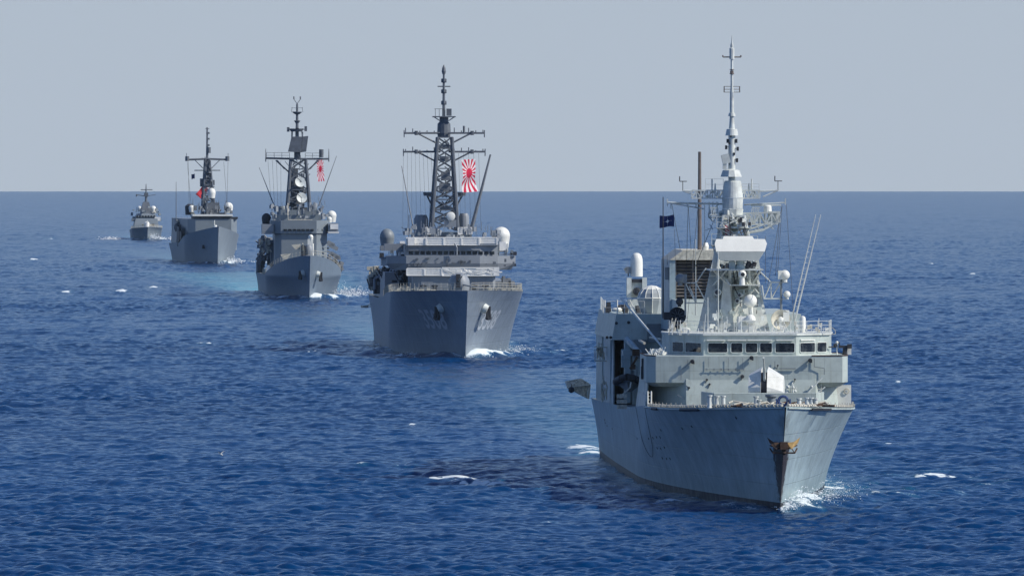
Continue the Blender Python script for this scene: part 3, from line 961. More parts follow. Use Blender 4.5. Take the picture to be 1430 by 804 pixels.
# ================================================================== nearest ship: pale green-grey frigate
def build_frigate():
    T = empty("frigate", (S1['x'], S1['y'], S1['z']), S1['th'])
    tag(T, "nearest pale green-grey frigate with rusty stem anchor, closest warship on the right", "warship", "warships sailing in column")
    q = Px(S1)
    H = Hull(L=129, B=7.98, sheer=[(-6, 7.85), (0, 7.65), (20, 7.1), (40, 6.75), (60, 6.1), (90, 5.6), (129, 5.1)], rake=5.6,
             ent_wl=62, ent_dk=42, p_wl=1.75, p_dk=2.1, wl_ratio=0.92, flare=1.5, stern=0.965)
    hull = H.build(M['hull1'], T)
    H.build_deck(M['deck'], T, drop=0.05)
    D = H.deck
    # ---- fittings on the shell: sea-water outlets, draught marks
    m = MB()
    def spot(px, py, side=-1, r=.07):
        # find y on the shell for this column of the photograph
        best = None
        for k in range(0, 1100):
            y = -4 + k * .1
            z = q.z(py, y)
            if z < 0.2 or z > D(y): continue
            X = q.x(px, y)
            e = abs(X - side * H.half(y, z))
            if best is None or e < best[0]: best = (e, y, z)
        p, n = H.surf(side, best[1], best[2], 0.0)
        m.rod(p - n * .05, p + n * .03, r, n=8)
    for px, py in ((912, 611), (917, 610), (922, 610), (918, 625), (923, 626), (928, 624), (925, 639), (931, 640), (936, 640), (953, 598), (966, 595), (923, 600), (1028, 583)):
        spot(px, py, r=.11)
    for px, py in ((837, 586), (843, 590), (848, 594), (855, 598), (890, 612), (906, 612)): spot(px, py, r=.09)
    for px, py in ((1170, 592), (1178, 600)): spot(px, py, 1, .10)
    for px, py in ((912, 611), (917, 610), (922, 610)):
        pass
    m.build_each("scupper_outlet", M['black'], hull)
    # hanging lines over the starboard side
    m = MB(); pts = []
    for k in range(21):
        t = k / 20; y = 50 - 13 * t; z = D(y) - 4.0 * math.sin(t * math.pi) ** .8
        pts.append(H.surf(-1, y, z, .05)[0])
    m.tube(pts, .02, 4)
    m.build_each("hanging_line", M['wire'], hull)
    # rubbing plate / dark lip along the deck edge
    for side in (-1, 1):
        m = MB()
        pts = [H.surf(side, y, D(y) - .10, .04)[0] for y in [-5.0 + k * 1.5 for k in range(30)]]
        m.tube(pts, .07, 5)
        m.build("deck_edge_plate", M['sup1'], hull)
        m = MB()
        for (ya, yb) in (((12, 18), (27, 31)) if side < 0 else ((2, 8), (1, 3))):
            pts = [H.surf(side, y, D(y) - .12, .10)[0] for y in np.arange(ya, yb, .8)]
            m.tube(pts, .11, 5)
        m.build_each("fairlead_pad", M['black'], hull)
    # ---- folded guard rails: pale padded bundle along the edge
    for side in (-1, 1):
        m = MB(); y = -4.8; k = 0
        while y < 34:
            p = Vector((side * (H.half(y, D(y) - .01) - .08), y, D(y) + .10))
            y2 = y + .62
            p2 = Vector((side * (H.half(y2, D(y2) - .01) - .08), y2, D(y2) + .10))
            r = random.uniform(.09, .15)
            m.rod(p, p.lerp(p2, .86), r, r * .85, 6)
            if k % 3 == 0: m.rod(p + Vector((0, 0, -.1)), p + Vector((0, 0, .26)), .03, n=4)
            y = y2; k += 1
        m.build("folded_guard_rail", M['cream'], T)
    # ---- stem anchor in its recess
    az = q.z(624, -3.4); an = empty("anchor", (0, H.stem(az) - .25, az)); an.parent = T
    m = MB()
    m.box((0, 0, .1), (.55, .7, .55)); m.rod((0, .2, -.1), (0, -.25, -.5), .2, .12, 8)
    m.tube([(-1.0, .25, -.1), (-.8, -.15, -.42), (.8, -.15, -.42), (1.0, .25, -.1)], .06, 6)
    m.tube([(-1.0, .25, .12), (-.5, -.2, -.02), (.5, -.2, -.02), (1.0, .25, .12)], .05, 6)
    m.rod((-.8, -.15, -.42), (-.5, -.2, 0), .04, n=5); m.rod((.8, -.15, -.42), (.5, -.2, 0), .04, n=5)
    m.build("anchor_crown", M['rust'], an)
    for s_, mt in ((-1, 'rust'), (1, 'ochre')):
        m = MB()
        m.add([(.15 * s_, .0, -.1), (.55 * s_, -.3, -.15), (1.05 * s_, -.1, .30), (1.22 * s_, .1, .72), (.75 * s_, -.12, .38), (.25 * s_, -.1, .32),
               (.15 * s_, .35, -.1), (.55 * s_, .1, -.15), (1.0 * s_, .2, .28), (1.2 * s_, .22, .70), (.75 * s_, .2, .38), (.25 * s_, .3, .32)],
              [(0, 1, 2, 3, 4, 5), (11, 10, 9, 8, 7, 6), (0, 6, 7, 1), (1, 7, 8, 2), (2, 8, 9, 3), (3, 9, 10, 4), (4, 10, 11, 5), (5, 11, 6, 0)])
        m.build("fluke", M[mt], an, label="ochre-yellow fluke" if s_ > 0 else None)
    # ---- foredeck: breakwater, bitts, hawser reels, capstan
    m = MB()
    zb = D(18)
    bw = [(q.x(984, 19), 22.5), (q.x(1000, 15), 17.5), (q.x(1142, 15), 17.5), (q.x(1152, 19), 20.5)]
    for (xa, ya), (xb, yb) in zip(bw[:-1], bw[1:]):
        dx, dy = xb - xa, yb - ya; l = math.hypot(dx, dy); nx_, ny_ = -dy / l * .05, dx / l * .05
        m.prism([(xa - nx_, ya - ny_), (xb - nx_, yb - ny_), (xb + nx_, yb + ny_), (xa + nx_, ya + ny_)], zb - .1, zb + 1.05)
        m.rod((xa, ya, zb + 1.06), (xb, yb, zb + 1.06), .06, n=6)
    for k in range(9):
        xx = bw[1][0] + (bw[2][0] - bw[1][0]) * (k + .5) / 9
        m.add([(xx - .03, 17.55, zb), (xx - .03, 18.3, zb), (xx - .03, 17.55, zb + .95), (xx + .03, 17.55, zb), (xx + .03, 18.3, zb), (xx + .03, 17.55, zb + .95)],
              [(0, 1, 2), (5, 4, 3), (0, 3, 4, 1), (1, 4, 5, 2), (2, 5, 3, 0)])
    m.build("breakwater", M['sup1'], T)
    for px, y, h in ((991, 8, .95), (1001, 8, .9), (1010, 8, .9), (1056, 2, .85), (1060, 2, .6), (1127, 3, .75), (1133, 3, .75), (1139, 3, .7), (1116, 2, .7)):
        m = MB(); x = q.x(px, y)
        m.lathe([(.20, 0), (.17, .05), (.15, h - .12), (.21, h - .1), (.21, h)], (x, y, D(y) - .03), 10)
        m.build("mooring_bollard", M['mast1'], T, smooth=True)
    m = MB(); x = q.x(1094, -1); z = D(-1)
    [m.tube([(x + r_ * math.cos(k * .524), -1 + o_, z + .45 + r_ * math.sin(k * .524)) for k in range(13)], .045, 6) for r_, o_ in ((.36, 0), (.28, .12), (.40, .2))]
    m.box((x - .5, -1, z + .3), (.1, .4, .6)); m.box((x + .5, -1, z + .3), (.1, .4, .6))
    m.build("hawser_reel", M['blue'], T)
    m = MB()
    for k in range(22):
        t = k / 21
        a = (q.x(1020 + 130 * t, 3), 3 + random.uniform(-2, 4), D(3) + random.uniform(.08, .3))
        b = (a[0] + random.uniform(.5, 1.3), a[1] + random.uniform(-1, 1), D(3) + random.uniform(.08, .35))
        m.rod(a, b, random.uniform(.05, .1), n=5)
    m.build_each("chain_cable", M['rust'], T)
    m = MB()
    for k in range(16):
        a = (q.x(1000 + 150 * random.random(), 1), 1 + random.uniform(-2, 4), D(3) + random.uniform(.05, .3))
        m.tube([a, (a[0] + random.uniform(.2, .8), a[1] + .3, a[2] + .12), (a[0] + random.uniform(.8, 1.4), a[1], a[2] - .04)], .06, 5)
    m.build_each("mooring_rope", M['cream'], T)
    m = MB(); x = q.x(1077, 6); m.lathe([(.5, 0), (.42, .25), (.3, .35), (.3, .7), (.45, .8), (.45, .95)], (x, 6, D(6)), 14)
    m.build("capstan", M['midgrey'], T, smooth=True)
    # ---- gun: faceted cupola split by the barrel slot
    g = empty("gun_mount", (q.x(1069, 25), 25, D(25)), R(-8)); g.parent = T; g.scale = (1, 1, 1.2)
    for s_, x0, x1, nm in ((-1, -.28, -1.25, "turret_shell"), (1, .20, 1.40, "turret_shell")):
        m = MB()
        prof = [(-1.35, .25), (-1.25, 1.3), (-.75, 2.35), (.7, 2.55), (1.4, 1.6), (1.4, .25)]
        oc = [(-1.15, .25), (-1.0, 1.25), (-.35, 2.0), (.5, 2.1), (1.1, 1.4), (1.2, .25)]
        if s_ > 0: oc = [(-.95, .25), (-.80, 1.0), (-.35, 1.75), (.5, 1.95), (1.1, 1.3), (1.2, .25)]
        m.prism(prof, x0, x1 if s_ > 0 else x1, 'x', oc)
        m.build(nm, M['gunpaint'], g)
        m = MB(); hx = x0 + (x1 - x0) * .5
        m.box((hx, -1.27, .62), (abs(x1 - x0) * .45, .05, .42)); m.rod((x0, -1.36, .28), (x1, -1.36, .28), .04, n=4); m.rod((x0, -1.33, 1.0), (x0 + (x1 - x0) * .95, -1.33, 1.0), .025, n=4)
        m.build_each("shell_hatch", M['sup1'], g)
    m = MB(); m.bx(-.27, .19, -.9, 1.2, .0, 2.2); m.bx(-.3, .25, -1.3, -.9, .0, .9)
    m.build("gun_cradle", M['dark'], g)
    m = MB(); m.lathe([(1.25, -.05), (1.25, .24)], (0, 0, 0), 24); m.build("gun_ring", M['sup1'], g)
    m = MB(); m.rod((-.02, -.6, 1.5), (.03, -1.6, 2.5), .12, .09, 8); m.rod((.03, -1.6, 2.5), (.07, -3.0, 3.15), .07, .05, 8); m.rod((.065, -2.9, 3.1), (.08, -3.1, 3.2), .08, n=8)
    m.build("barrel", M['mast1'], g, smooth=True)
    # ---- superstructure block
    YF = 36.0
    z0 = D(YF) - .1
    xl, xr = q.x(958, YF), q.x(1139, YF)
    XO = 7.75
    zt = q.z(497, YF)          # top of the wing bulwark
    zu = q.z(534, YF)          # underside of the wings
    sup = empty("bridge_block", (0, 0, 0)); sup.parent = T
    m = MB()
    # centre front, leaning back a little; shoulders cut back under the wings
    plan_b = [(xl, YF - .5), (xr, YF - .5), (7.2, YF + 4.2), (XO + .1, YF + 5.5), (XO + .1, 49.5), (-XO - .1, 49.5), (-XO - .1, YF + 5.5), (-7.2, YF + 4.2)]
    plan_t = [(xl, YF), (xr, YF), (7.0, YF + 4.4), (XO, YF + 5.6), (XO, 49.5), (-XO, 49.5), (-XO, YF + 5.6), (-7.0, YF + 4.4)]
    m.prism(plan_b, z0, zu + .3, 'z', plan_t)
    m.build("front_house", M['sup1'], sup)
    # wing deck with solid bulwark
    m = MB()
    pl = [(xl + .3, YF - .02), (xr - .3, YF - .02), (7.35, YF + .25), (XO + .12, YF + 1.6), (XO + .12, 46.5), (-XO - .12, 46.5), (-XO - .12, YF + 1.6), (-7.2, YF + .25)]
    cx = [(x * .93, YF + 1.0 + (y - YF) * .9) for x, y in pl]
    m.prism(cx, zu - .35, zu, 'z', pl)
    m.prism(pl, zu, zt, 'z')
    m.build("bridge_wing", M['sup1'], sup)
    m = MB()
    for (xa, ya), (xb, yb) in zip(pl[:-1], pl[1:]):
        if abs(xa) < 5.3 and abs(xb) < 5.3: continue
        m.rod((xa, ya, zt + .02), (xb, yb, zt + .02), .05, n=5)
    m.build("wing_capping", M['rust'], sup)
    # wheelhouse
    zr = q.z(468.5, 38)
    W = [(q.x(935, 43.5), 43.5), (q.x(983, 38), 38.3), (q.x(1112, 38), 38.3), (q.x(1158, 41.0), 41.0), (q.x(1161, 47), 47), (q.x(1150, 50), 50.5), (q.x(925, 50), 50.5), (q.x(926, 47), 47)]
    wh = MB().prism(W, zt - .25, zr).build("wheelhouse", M['sup1'], T)
    m = MB(); W2 = [(x * 1.015, y - .12 if y < 45 else y + .1) for x, y in W]
    m.prism(W2, zr + .003, zr + .14); m.build("wheelhouse_roof", M['mast1'], wh)
    m = MB(); m.prism([(x * 1.01, y - .08 if y < 45 else y) for x, y in W], zt - .06, zt + .03); m.build("window_sill", M['mast1'], wh)
    def window(xa, ya, xb, yb, za, zb, fr=.07):
        a = Vector((xa, ya, 0)); b = Vector((xb, yb, 0)); d = (b - a).normalized(); n = Vector((d.y, -d.x, 0))
        m = MB(); P = [a + n * .004, b + n * .004]; c = [.0, .0]
        k = .09
        w = (b - a).length
        pts = [(k, 0), (w - k, 0), (w, k), (w, zb - za - k), (w - k, zb - za), (k, zb - za), (0, zb - za - k), (0, k)]
        vs = [a + d * u + n * .012 + Vector((0, 0, za + v)) for u, v in pts] + [a + d * u - n * .05 + Vector((0, 0, za + v)) for u, v in pts]
        m.add(vs, [tuple(range(8)), tuple(range(8, 16))[::-1]] + [(i, i + 8, (i + 1) % 8 + 8, (i + 1) % 8) for i in range(8)])
        m.build("window", M['glass'], wh)
        m = MB()
        f = [a + d * u + n * .03 + Vector((0, 0, za + v)) for u, v in pts]
        m.tube(f + [f[0]], .045, 4)
        m.build("window_frame", M['mast1'], wh)
    wz0, wz1 = q.z(492.5, 38), q.z(478.5, 38)
    for a, b in ((988.5, 1016), (1020.5, 1037), (1041, 1058), (1061, 1078.5), (1082.5, 1110)):
        window(q.x(a, 38.3), 38.3, q.x(b, 38.3), 38.3, wz0, wz1)
    def on(Pa, Pb, px):   # point on a facet seen at column px
        best = min(((abs(q.x(px, Pa[1] + (Pb[1] - Pa[1]) * t) - (Pa[0] + (Pb[0] - Pa[0]) * t)), t) for t in [k / 300 for k in range(301)]), key=lambda t: t[0])[1]
        return Pa[0] + (Pb[0] - Pa[0]) * best, Pa[1] + (Pb[1] - Pa[1]) * best
    for Pa, Pb, cols in ((W[0], W[1], ((939.5, 955), (957.5, 980))), (W[2], W[3], ((1117, 1138), (1140.5, 1154)))):
        for a, b in cols:
            A = on(Pa, Pb, a); B = on(Pa, Pb, b)
            window(*A, *B, wz0, wz1)
    m = MB()
    for a, b in ((987, 1012), (1016, 1042), (1044, 1078), (1084, 1108)):
        m.bx(q.x(a, 38.2), q.x(b, 38.2), 38.02, 38.28, q.z(475.6, 38), q.z(474.0, 38))
    A = on(W[2], W[3], 1118); B = on(W[2], W[3], 1138)
    m.rod((A[0], A[1] - .1, q.z(475, 38)), (B[0], B[1] - .1, q.z(475, 38)), .06, n=4)
    m.build_each("window_visor", M['white'], wh)
    # front wall fittings: pipes, loudspeakers, brackets, door
    m = MB()
    yw = YF - .12
    def wp(px, py, dy=0): return (q.x(px, YF), YF - .14 + dy, q.z(py, YF))
    m.tube([wp(960, 502), wp(960, 510), wp(951, 516), wp(951, 530)], .03, 4)
    m.tube([wp(1082, 504), wp(1082, 513), wp(1086, 515)], .03, 4)
    m.tube([wp(1137, 500), wp(1137, 512), wp(1151, 514), wp(1151, 523)], .035, 4)
    m.rod(wp(984, 515.5), wp(1040, 515.5), .03, n=4); m.rod(wp(1088, 514.5), wp(1111, 514.5), .05, n=4)
    for px in (987, 997, 1007, 1017, 1027, 1038): m.rod(wp(px, 514), wp(px, 517), .05, n=4)
    for px in (989, 1017, 1037): m.rod(wp(px, 499), wp(px, 513), .022, n=4)
    m.tube([wp(963, 560), wp(964, 545), wp(961, 540), wp(958, 538)], .05, 4); m.tube([wp(946, 551), wp(955, 556), wp(966, 561)], .03, 4)
    m.build_each("wall_piping", M['midgrey'], sup)
    for px, py, r in ((966.5, 504, .17), (1049, 499, .17), (1131, 502.5, .17)):
        m = MB(); c = wp(px, py, -.12)
        m.lathe([(.05, .25), (.09, .1), (r, -.12), (r * .8, -.13)], c, 10, (0, 1, 0.15)); m.box((c[0] + .1, c[1] + .05, c[2] - .12), (.14, .14, .2))
        m.build("loudspeaker", M['dark'], sup)
    for px, py, r in ((1036.5, 525.5, .15), (987, 530, .10), (991, 536, .08), (1110, 529.5, .07), (962, 541, .09), (1086, 510, .07)):
        m = MB(); c = wp(px, py, -.05); m.lathe([(r, .1), (r, -.06), (r * .6, -.07)], c, 10, (0, 1, 0)); m.rod(c, (c[0] - .1, c[1], c[2] - .3), .03, n=4)
        m.build_each("wall_light", M['dark'], sup)
    m = MB()
    for px, py in ((1104, 540), (1118, 545), (1135, 545), (1125, 560), (1145, 560)): pass
    # slanting stays and stowage to port of the gun
    for a, b in (((1124, 552), (1148, 527)), ((1131, 556), (1152, 540)), ((1100, 556), (1098, 537)), ((1101, 556), (1112, 540)), ((1104, 540), (1104, 552)), ((1108, 556), (1106, 534))):
        m.rod(wp(*a, -.5), wp(*b, -.25), .05, n=5)
    for px, py in ((1100, 540), (1107, 541), (1110, 546), (1133, 540), (1097, 548)): m.ball(wp(px, py, -.3), .13, 8)
    m.build_each("stowed_gear", M['mast1'], sup)
    m = MB(); x = q.x(1143, 36.5)
    for k in range(9): m.rod((x - .2, YF + .3, z0 + .3 + k * .27), (x + .2, YF + .3, z0 + .3 + k * .27), .03, n=4)
    m.rod((x - .22, YF + .3, z0), (x - .22, YF + .3, z0 + 2.6), .04, n=4); m.rod((x + .22, YF + .3, z0), (x + .22, YF + .3, z0 + 2.6), .04, n=4)
    m.build("ladder", M['cream'], sup)
    m = MB(); m.bx(q.x(1160, 40.3), q.x(1189, 40.3), 40.5, 40.56, z0, zu - .3)
    m.build("port_bulkhead", M['white'], sup)
    m = MB(); c = (q.x(1183, 40.2), 40.42, q.z(546, 40)); m.tube([(c[0] + .2 * math.cos(k * .785), c[1], c[2] + .2 * math.sin(k * .785)) for k in range(9)], .035, 5); m.build("lifebuoy", M['cream'], sup)
    # ---- gear on the bridge wings
    m = MB(); x = q.x(1180, 41)
    zz = zt
    m.rod((x, 41, zz), (x, 41, zz + .55), .22, .16, 8); m.box((x - .05, 41, zz + .62), (.9, .3, .2)); m.rod((x - .7, 41, zz + .6), (x - 1.3, 40.7, zz + .62), .05, n=6)
    m.box((x + .35, 40.9, zz + .66), (.35, .3, .35)); m.ball((x - .75, 41, zz + .72), .17, 8); m.rod((x - .4, 41, zz + .7), (x - .5, 40.8, zz + 1.0), .05, n=5)
    m.build("machine_gun_mount", M['dark'], T)
    m = MB(); x = q.x(1183, 41); m.bx(x - .25, x + .35, 41.2, 41.7, zz, zz + .5); m.ball((q.x(1169, 41), 41, zz + .95), .12, 8); m.rod((q.x(1169, 41), 41, zz), (q.x(1169, 41), 41, zz + .9), .05, n=5)
    m.build("ready_locker", M['white'], T)
    m = MB()
    for px, py, s_ in ((910, 493, .26), (914, 490, .3), (918, 492, .22), (922, 490, .28), (926, 493, .22), (929, 494, .2), (907, 495, .2)):
        m.box((q.x(px, 41), 41 + random.uniform(-.4, .4), q.z(py, 41)), (s_ * 1.5, .4, s_ * random.uniform(.8, 1.4)), random.random(), 0, random.random())
    for k in range(8):
        a = (q.x(908 + 3 * k, 40.5), 40.5, zt); m.rod(a, (a[0] + random.uniform(-.4, .4), 40.8, zt + random.uniform(.4, .75)), .035, n=5)
    m.build_each("signal_lamp_stand", M['white'], T)
    m = MB(); m.tube([(q.x(900, 43), 43, q.z(516, 43)), (q.x(898, 43), 43, q.z(503, 43)), (q.x(905, 43), 43, q.z(496, 43)), (q.x(912, 42), 42, q.z(489, 42))], .14, 6)
    m.box((q.x(900, 42), 41.6, q.z(508, 42)), (.5, .4, .9)); m.box((q.x(897, 42), 41.6, q.z(520, 42)), (.25, .3, 1.0))
    m.build("fuelling_hose", M['dark'], T)
    # ---- starboard side: screen, boat bay, after side plating
    def side_plate(ya, yb, za, zb, mat='hull1', lean=0.3, name="side_screen", th=.10, side=-1):
        m = MB(); vs = []
        for y in (ya, yb):
            h = H.half(y, D(y) - .01)
            for z, l in ((za(y), 0), (zb(y), lean)):
                for t in (0, th): vs.append((side * (h - l - t - .02), y, z))
        # vs: y0:(z0 out,in)(z1 out,in)  y1: same
        m.add(vs, [(0, 4, 6, 2), (1, 3, 7, 5), (2, 6, 7, 3), (0, 1, 5, 4), (0, 2, 3, 1), (4, 5, 7, 6)])
        return m.build(name, M[mat], T)
    side_plate(38.0, 51.5, lambda y: D(y) - .05, lambda y: q.z(512, y) if y < 45 else q.z(524, y), lean=.35)
    # upper house narrowing aft of the bridge
    m = MB()
    m.frus((-5.0, 7.7, 50.5, 86), (-4.6, 7.3, 50.5, 86), D(60), q.z(497, 60))
    m.frus((-4.2, 6.6, 50.5, 86), (-4.0, 6.2, 50.5, 86), q.z(497, 60) + .003, q.z(468, 60))
    m.build("waist_house", M['sup1'], T)
    # hangar block
    zh = q.z(438, 86)
    m = MB()
    zl = q.z(474, 86)
    m.frus((-8.15, 8.0, 84.5, 114), (-7.75, 7.6, 85, 114), zl, zh)
    m.bx(-8.0, q.x(885, 84), 104, 114, D(100) - .1, zl - .003); m.bx(q.x(885, 84) + .003, 8.0, 92.5, 114, D(100) - .1, zl - .003)
    m.frus((q.x(885, 84), 8.0, 84.5, 92.4), (q.x(885, 84), 8.0, 84.5, 92.4), D(90), zl - .003)
    hg = m.build("hangar", M['sup1'], T)
    m = MB()
    m.bx(q.x(905, 83), q.x(932, 83), 84.2, 85, q.z(478, 84), q.z(452, 84))
    m.bx(q.x(886, 83), q.x(903, 83), 83.9, 84.4, q.z(500, 84), q.z(474, 84))
    m.build_each("hangar_locker", M['midgrey'], hg)
    m = MB()
    for px, py in ((861, 451), (878, 450), (853, 471), (848, 471)):
        c = (q.x(px, 84.6), 84.78, q.z(py, 84.6)); m.lathe([(.13, .12), (.13, -.05)], c, 8, (0, 1, 0))
    m.build_each("vent_opening", M['dark'], hg)
    # after side plating with its cut-outs (pillars and beams)
    zlow = lambda y: D(y) - .05
    def pane_(ya, yb, za, zb): side_plate(ya, yb, za, zb, lean=.30, name="side_plating")
    side_plate(86, 113.5, zlow, lambda y: zl, lean=.0, name="bay_plating")
    m = MB()      # forward-facing web of the pillar seen past the boat bay
    m.frus((-8.2, q.x(852.5, 85.5), 85.9, 86.1), (-8.0, q.x(852.5, 85.5), 85.9, 86.1), D(86), zl)
    m.build("bay_web", M['hull1'], T)
    m = MB()
    m.prism([(q.x(885, 84), q.z(474, 84)), (q.x(885, 84), q.z(480, 84)), (q.x(868, 84), q.z(474, 84))], 84.1, 84.4, 'y')
    m.build("bay_gusset", M['hull1'], T)
    # after stations with gear seen outboard
    m = MB()
    for k in range(26):
        a = Vector((-8.35 + random.uniform(-.35, .25), 98 + random.uniform(-1, 1), q.z(random.uniform(488, 502), 98)))
        m.rod(a, a + Vector((random.uniform(-.1, .1), .1, random.uniform(.2, .8))), random.uniform(.03, .08), n=4)
    zp = q.z(504, 98)
    m.bx(-8.9, -7.9, 97, 99, zp, zp + .06)
    rail_path(m, [(-8.9, 97, zp), (-8.9, 99, zp)], 1.0); m.bx(-8.95, -7.9, 96.9, 99.1, q.z(484, 98) - .05, q.z(484, 98))
    m.build_each("sponson_platform", M['cream'], T)
    m = MB()
    for k in range(30):
        a = Vector((-8.3 + random.uniform(-.45, .15), 92.0 + random.uniform(-.5, .5), q.z(random.uniform(532, 560), 92)))
        m.rod(a, a + Vector((random.uniform(-.1, .1), .1, random.uniform(.2, .7))), random.uniform(.03, .09), n=4)
    m.build_each("torpedo_embarkation_gear", M['cream'], T)
    # boat deck rails and raft stack at the bay's foot
    m = MB()
    for k in range(4):
        for j in range(3):
            m.bx(q.x(862 + 3.6 * k, 56) - .02, q.x(864.9 + 3.6 * k, 56), 56, 56.35, q.z(571 - 7.5 * j, 56) + .02, q.z(565 - 7.5 * j, 56))
    m.build("raft_stack", M['cream'], T)
    m = MB()
    for px, y in ((904.5, 36.5), (909.5, 36.5)):
        x = q.x(px, y); m.rod((x, y, D(y) - .1), (x, y, D(y) + 1.15), .06, n=5)
    for k in range(4): m.rod((q.x(904.5, 36.5), 36.5, D(36) + .2 + .27 * k), (q.x(909.5, 36.5), 36.5, D(36) + .2 + .27 * k), .03, n=4)
    m.build("boarding_ladder", M['white'], T)
    # inner davit structure
    m = MB()
    x = q.x(876, 80); m.bx(x - .25, x + .25, 79.5, 80.5, D(70), q.z(474, 80)); m.rod((x, 80, q.z(474, 80)), (q.x(892, 76), 74, q.z(492, 76)), .28, .2, 6)
    m.box((x, 78, q.z(492, 80)), (1.0, 1.2, .4)); m.box((q.x(871, 80), 80, q.z(500, 80)), (.4, .6, 1.5))
    m.build("boat_davit", M['hull1'], T)
    m = MB(); m.box((q.x(888, 70), 70, q.z(492, 70)), (.6, .6, .55)); m.box((q.x(884, 70), 70, q.z(512, 70)), (.4, .6, .4)); m.rod((q.x(880, 70), 70, q.z(515, 70)), (q.x(890, 70), 70, q.z(498, 70)), .1, n=6)
    m.build("davit_winch", M['rust'], T)
    # jib boom from hangar roof down to the bridge wing
    m = MB(); m.rod(q.p(868, 417, 80), q.p(929, 489, 47), .11, .08, 8); m.build("crane_jib", M['mast1'], T)
    m = MB(); m.rod(q.p(908, 471, 60), q.p(923, 474, 52), .10, n=6); m.rod(q.p(893, 475, 66), q.p(900, 479, 62), .12, n=6); m.build("stowed_boom", M['cream'], T)
    # ---- flight-deck net rigged outboard
    m = MB()
    A = q.p(824, 537, 116); B = q.p(790, 533, 116); C_ = q.p(822, 556, 116); E = q.p(811, 529, 116); G = q.p(793, 541, 114)
    for a, b in ((A, E), (E, B), (B, G), (G, C_), (A, C_), (E, G), (A, G), (B, C_)): m.rod(a, b, .07, n=5)
    for k in range(1, 12):
        t = k / 12; m.rod(B.lerp(G, t), E.lerp(C_, t), .035, n=4); m.rod(E.lerp(B, t), C_.lerp(G, t), .035, n=4); m.rod(E.lerp(A, t), G.lerp(C_, t), .035, n=4)
    for k in range(1, 24, 2):
        t = k / 24; m.rod(B.lerp(G, t), E.lerp(C_, t), .03, n=4); m.rod(E.lerp(B, t), C_.lerp(G, t), .03, n=4); m.rod(E.lerp(A, t), G.lerp(C_, t), .03, n=4); m.rod(E.lerp(A, t), B.lerp(C_, t), .03, n=4)
    sn = m.build("safety_net", M['net'], T)
    m = MB(); m.ball(q.p(798, 544, 113.5), .27, 12); m.rod(q.p(798, 544, 113.5), q.p(798, 536, 113.5), .04, n=4); m.build("net_fender", M['dark'], sn)
    # ---- hangar roof: close-in gun, big radome, rails
    c = empty("close_in_gun", (q.x(889, 98), 98, zh)); c.parent = T
    s_ = (S1['y'] + 98) / F
    m = MB(); m.lathe([(.52, 0), (.52, 1.15), (.50, 1.5), (.40, 1.8), (.2, 1.97), (.0, 2.0)], (0, 0, q.z(386, 98) - zh), 20); m.build("radome", M['white'], c, smooth=True)
    m = MB(); zz = q.z(386, 98) - zh
    m.bx(-.85, -.45, -.5, .5, zz - 1.8, zz - .1); m.bx(.45, .85, -.5, .5, zz - 1.8, zz - .1); m.bx(-.75, .85, -.5, .8, 0, zz - 1.9); m.bx(-.5, .5, -.2, .6, zz - 1.8, zz - .25)
    m.build_each("gun_carriage", M['mast1'], c)
    m = MB(); m.lathe([(.33, 0), (.33, .5), (.22, .9)], (0, -.2, zz - 1.25), 12, (0, -1, -.05)); m.lathe([(.1, .5), (.1, 2.0)], (0, -.2, zz - 1.25), 10, (0, -1, -.05)); m.bx(-.5, .5, -.4, -.25, zz - .5, zz - .2)
    m.build("gatling_barrels", M['dark'], c)
    m = MB(); m.box((-.75, -.1, zz + .55), (.4, .4, .55)); m.rod((-.95, -.3, zz + .6), (-.95, .2, zz + .6), .14, n=8); m.rod((-.7, 0, zz), (-.7, 0, zz + .4), .06, n=5)
    m.build("search_sensor", M['midgrey'], c)
    r = empty("tracking_radar", (q.x(910, 88), 88, zh)); r.parent = T
    m = MB(); R0 = 1.13
    hh = q.z(402, 88) - zh
    m.lathe([(.78, 0), (.80, .06), (1.10, hh * .50), (1.11, hh * .60), (1.0, hh * .78), (.74, hh * .94), (.38, hh * 1.04)], (0, 0, 0), 12)
    m.v = [(a_ * 1.05, b_ * 1.05, c_ * 1.02) for a_, b_, c_ in m.v]; m.build("radome", M['domegrey'], r)
    m = MB()
    Pf = [(.81, .04), (1.11, hh * .50), (1.12, hh * .60), (1.01, hh * .78), (.75, hh * .94), (.38, hh * 1.04)]
    m.lathe([(1.125, hh * .57), (1.15, hh * .59), (1.125, hh * .62)], (0, 0, 0), 12)
    for k in range(12):
        a = 2 * math.pi * k / 12
        P3 = [(r_ * math.cos(a), r_ * math.sin(a), z_) for r_, z_ in Pf]
        m.tube(P3 if k % 3 == 0 else P3[2:], .035, 5)
    m.v = [(a_ * 1.05, b_ * 1.05, c_ * 1.02) for a_, b_, c_ in m.v]
    m.lathe([(.80, hh * .955), (.42, hh * 1.075), (.0, hh * 1.11)], (0, 0, 0), 12)
    m.build("radome_ribs", M['white'], r)
    m = MB()
    rail_path(m, [(q.x(844, 86), 86, zh), (q.x(900, 86), 86, zh)], 1.05, 1.9, 2)
    rail_path(m, [(q.x(844, 86), 86, zh), (-7.7, 112, zh)], 1.05, 2.5, 2)
    for px in (844.5, 862): m.rod((q.x(px, 86), 86, zh), (q.x(px, 86), 86, zh + 1.15), .06, n=5)
    m.rod((q.x(879.5, 86), 86, zh), (q.x(879.5, 86), 86, zh + 1.2), .05, n=5); m.rod((q.x(879.5, 86), 86, zh + 1.1), (q.x(888, 86), 86, zh + .1), .06, n=5)
    m.rod((q.x(929.5, 86), 86, zh), (q.x(929.5, 86), 86, zh + 1.5), .04, n=5)
    m.lathe([(.4, 0), (.45, .15), (.3, .3)], (q.x(861.5, 87), 87, zh + .2), 10)
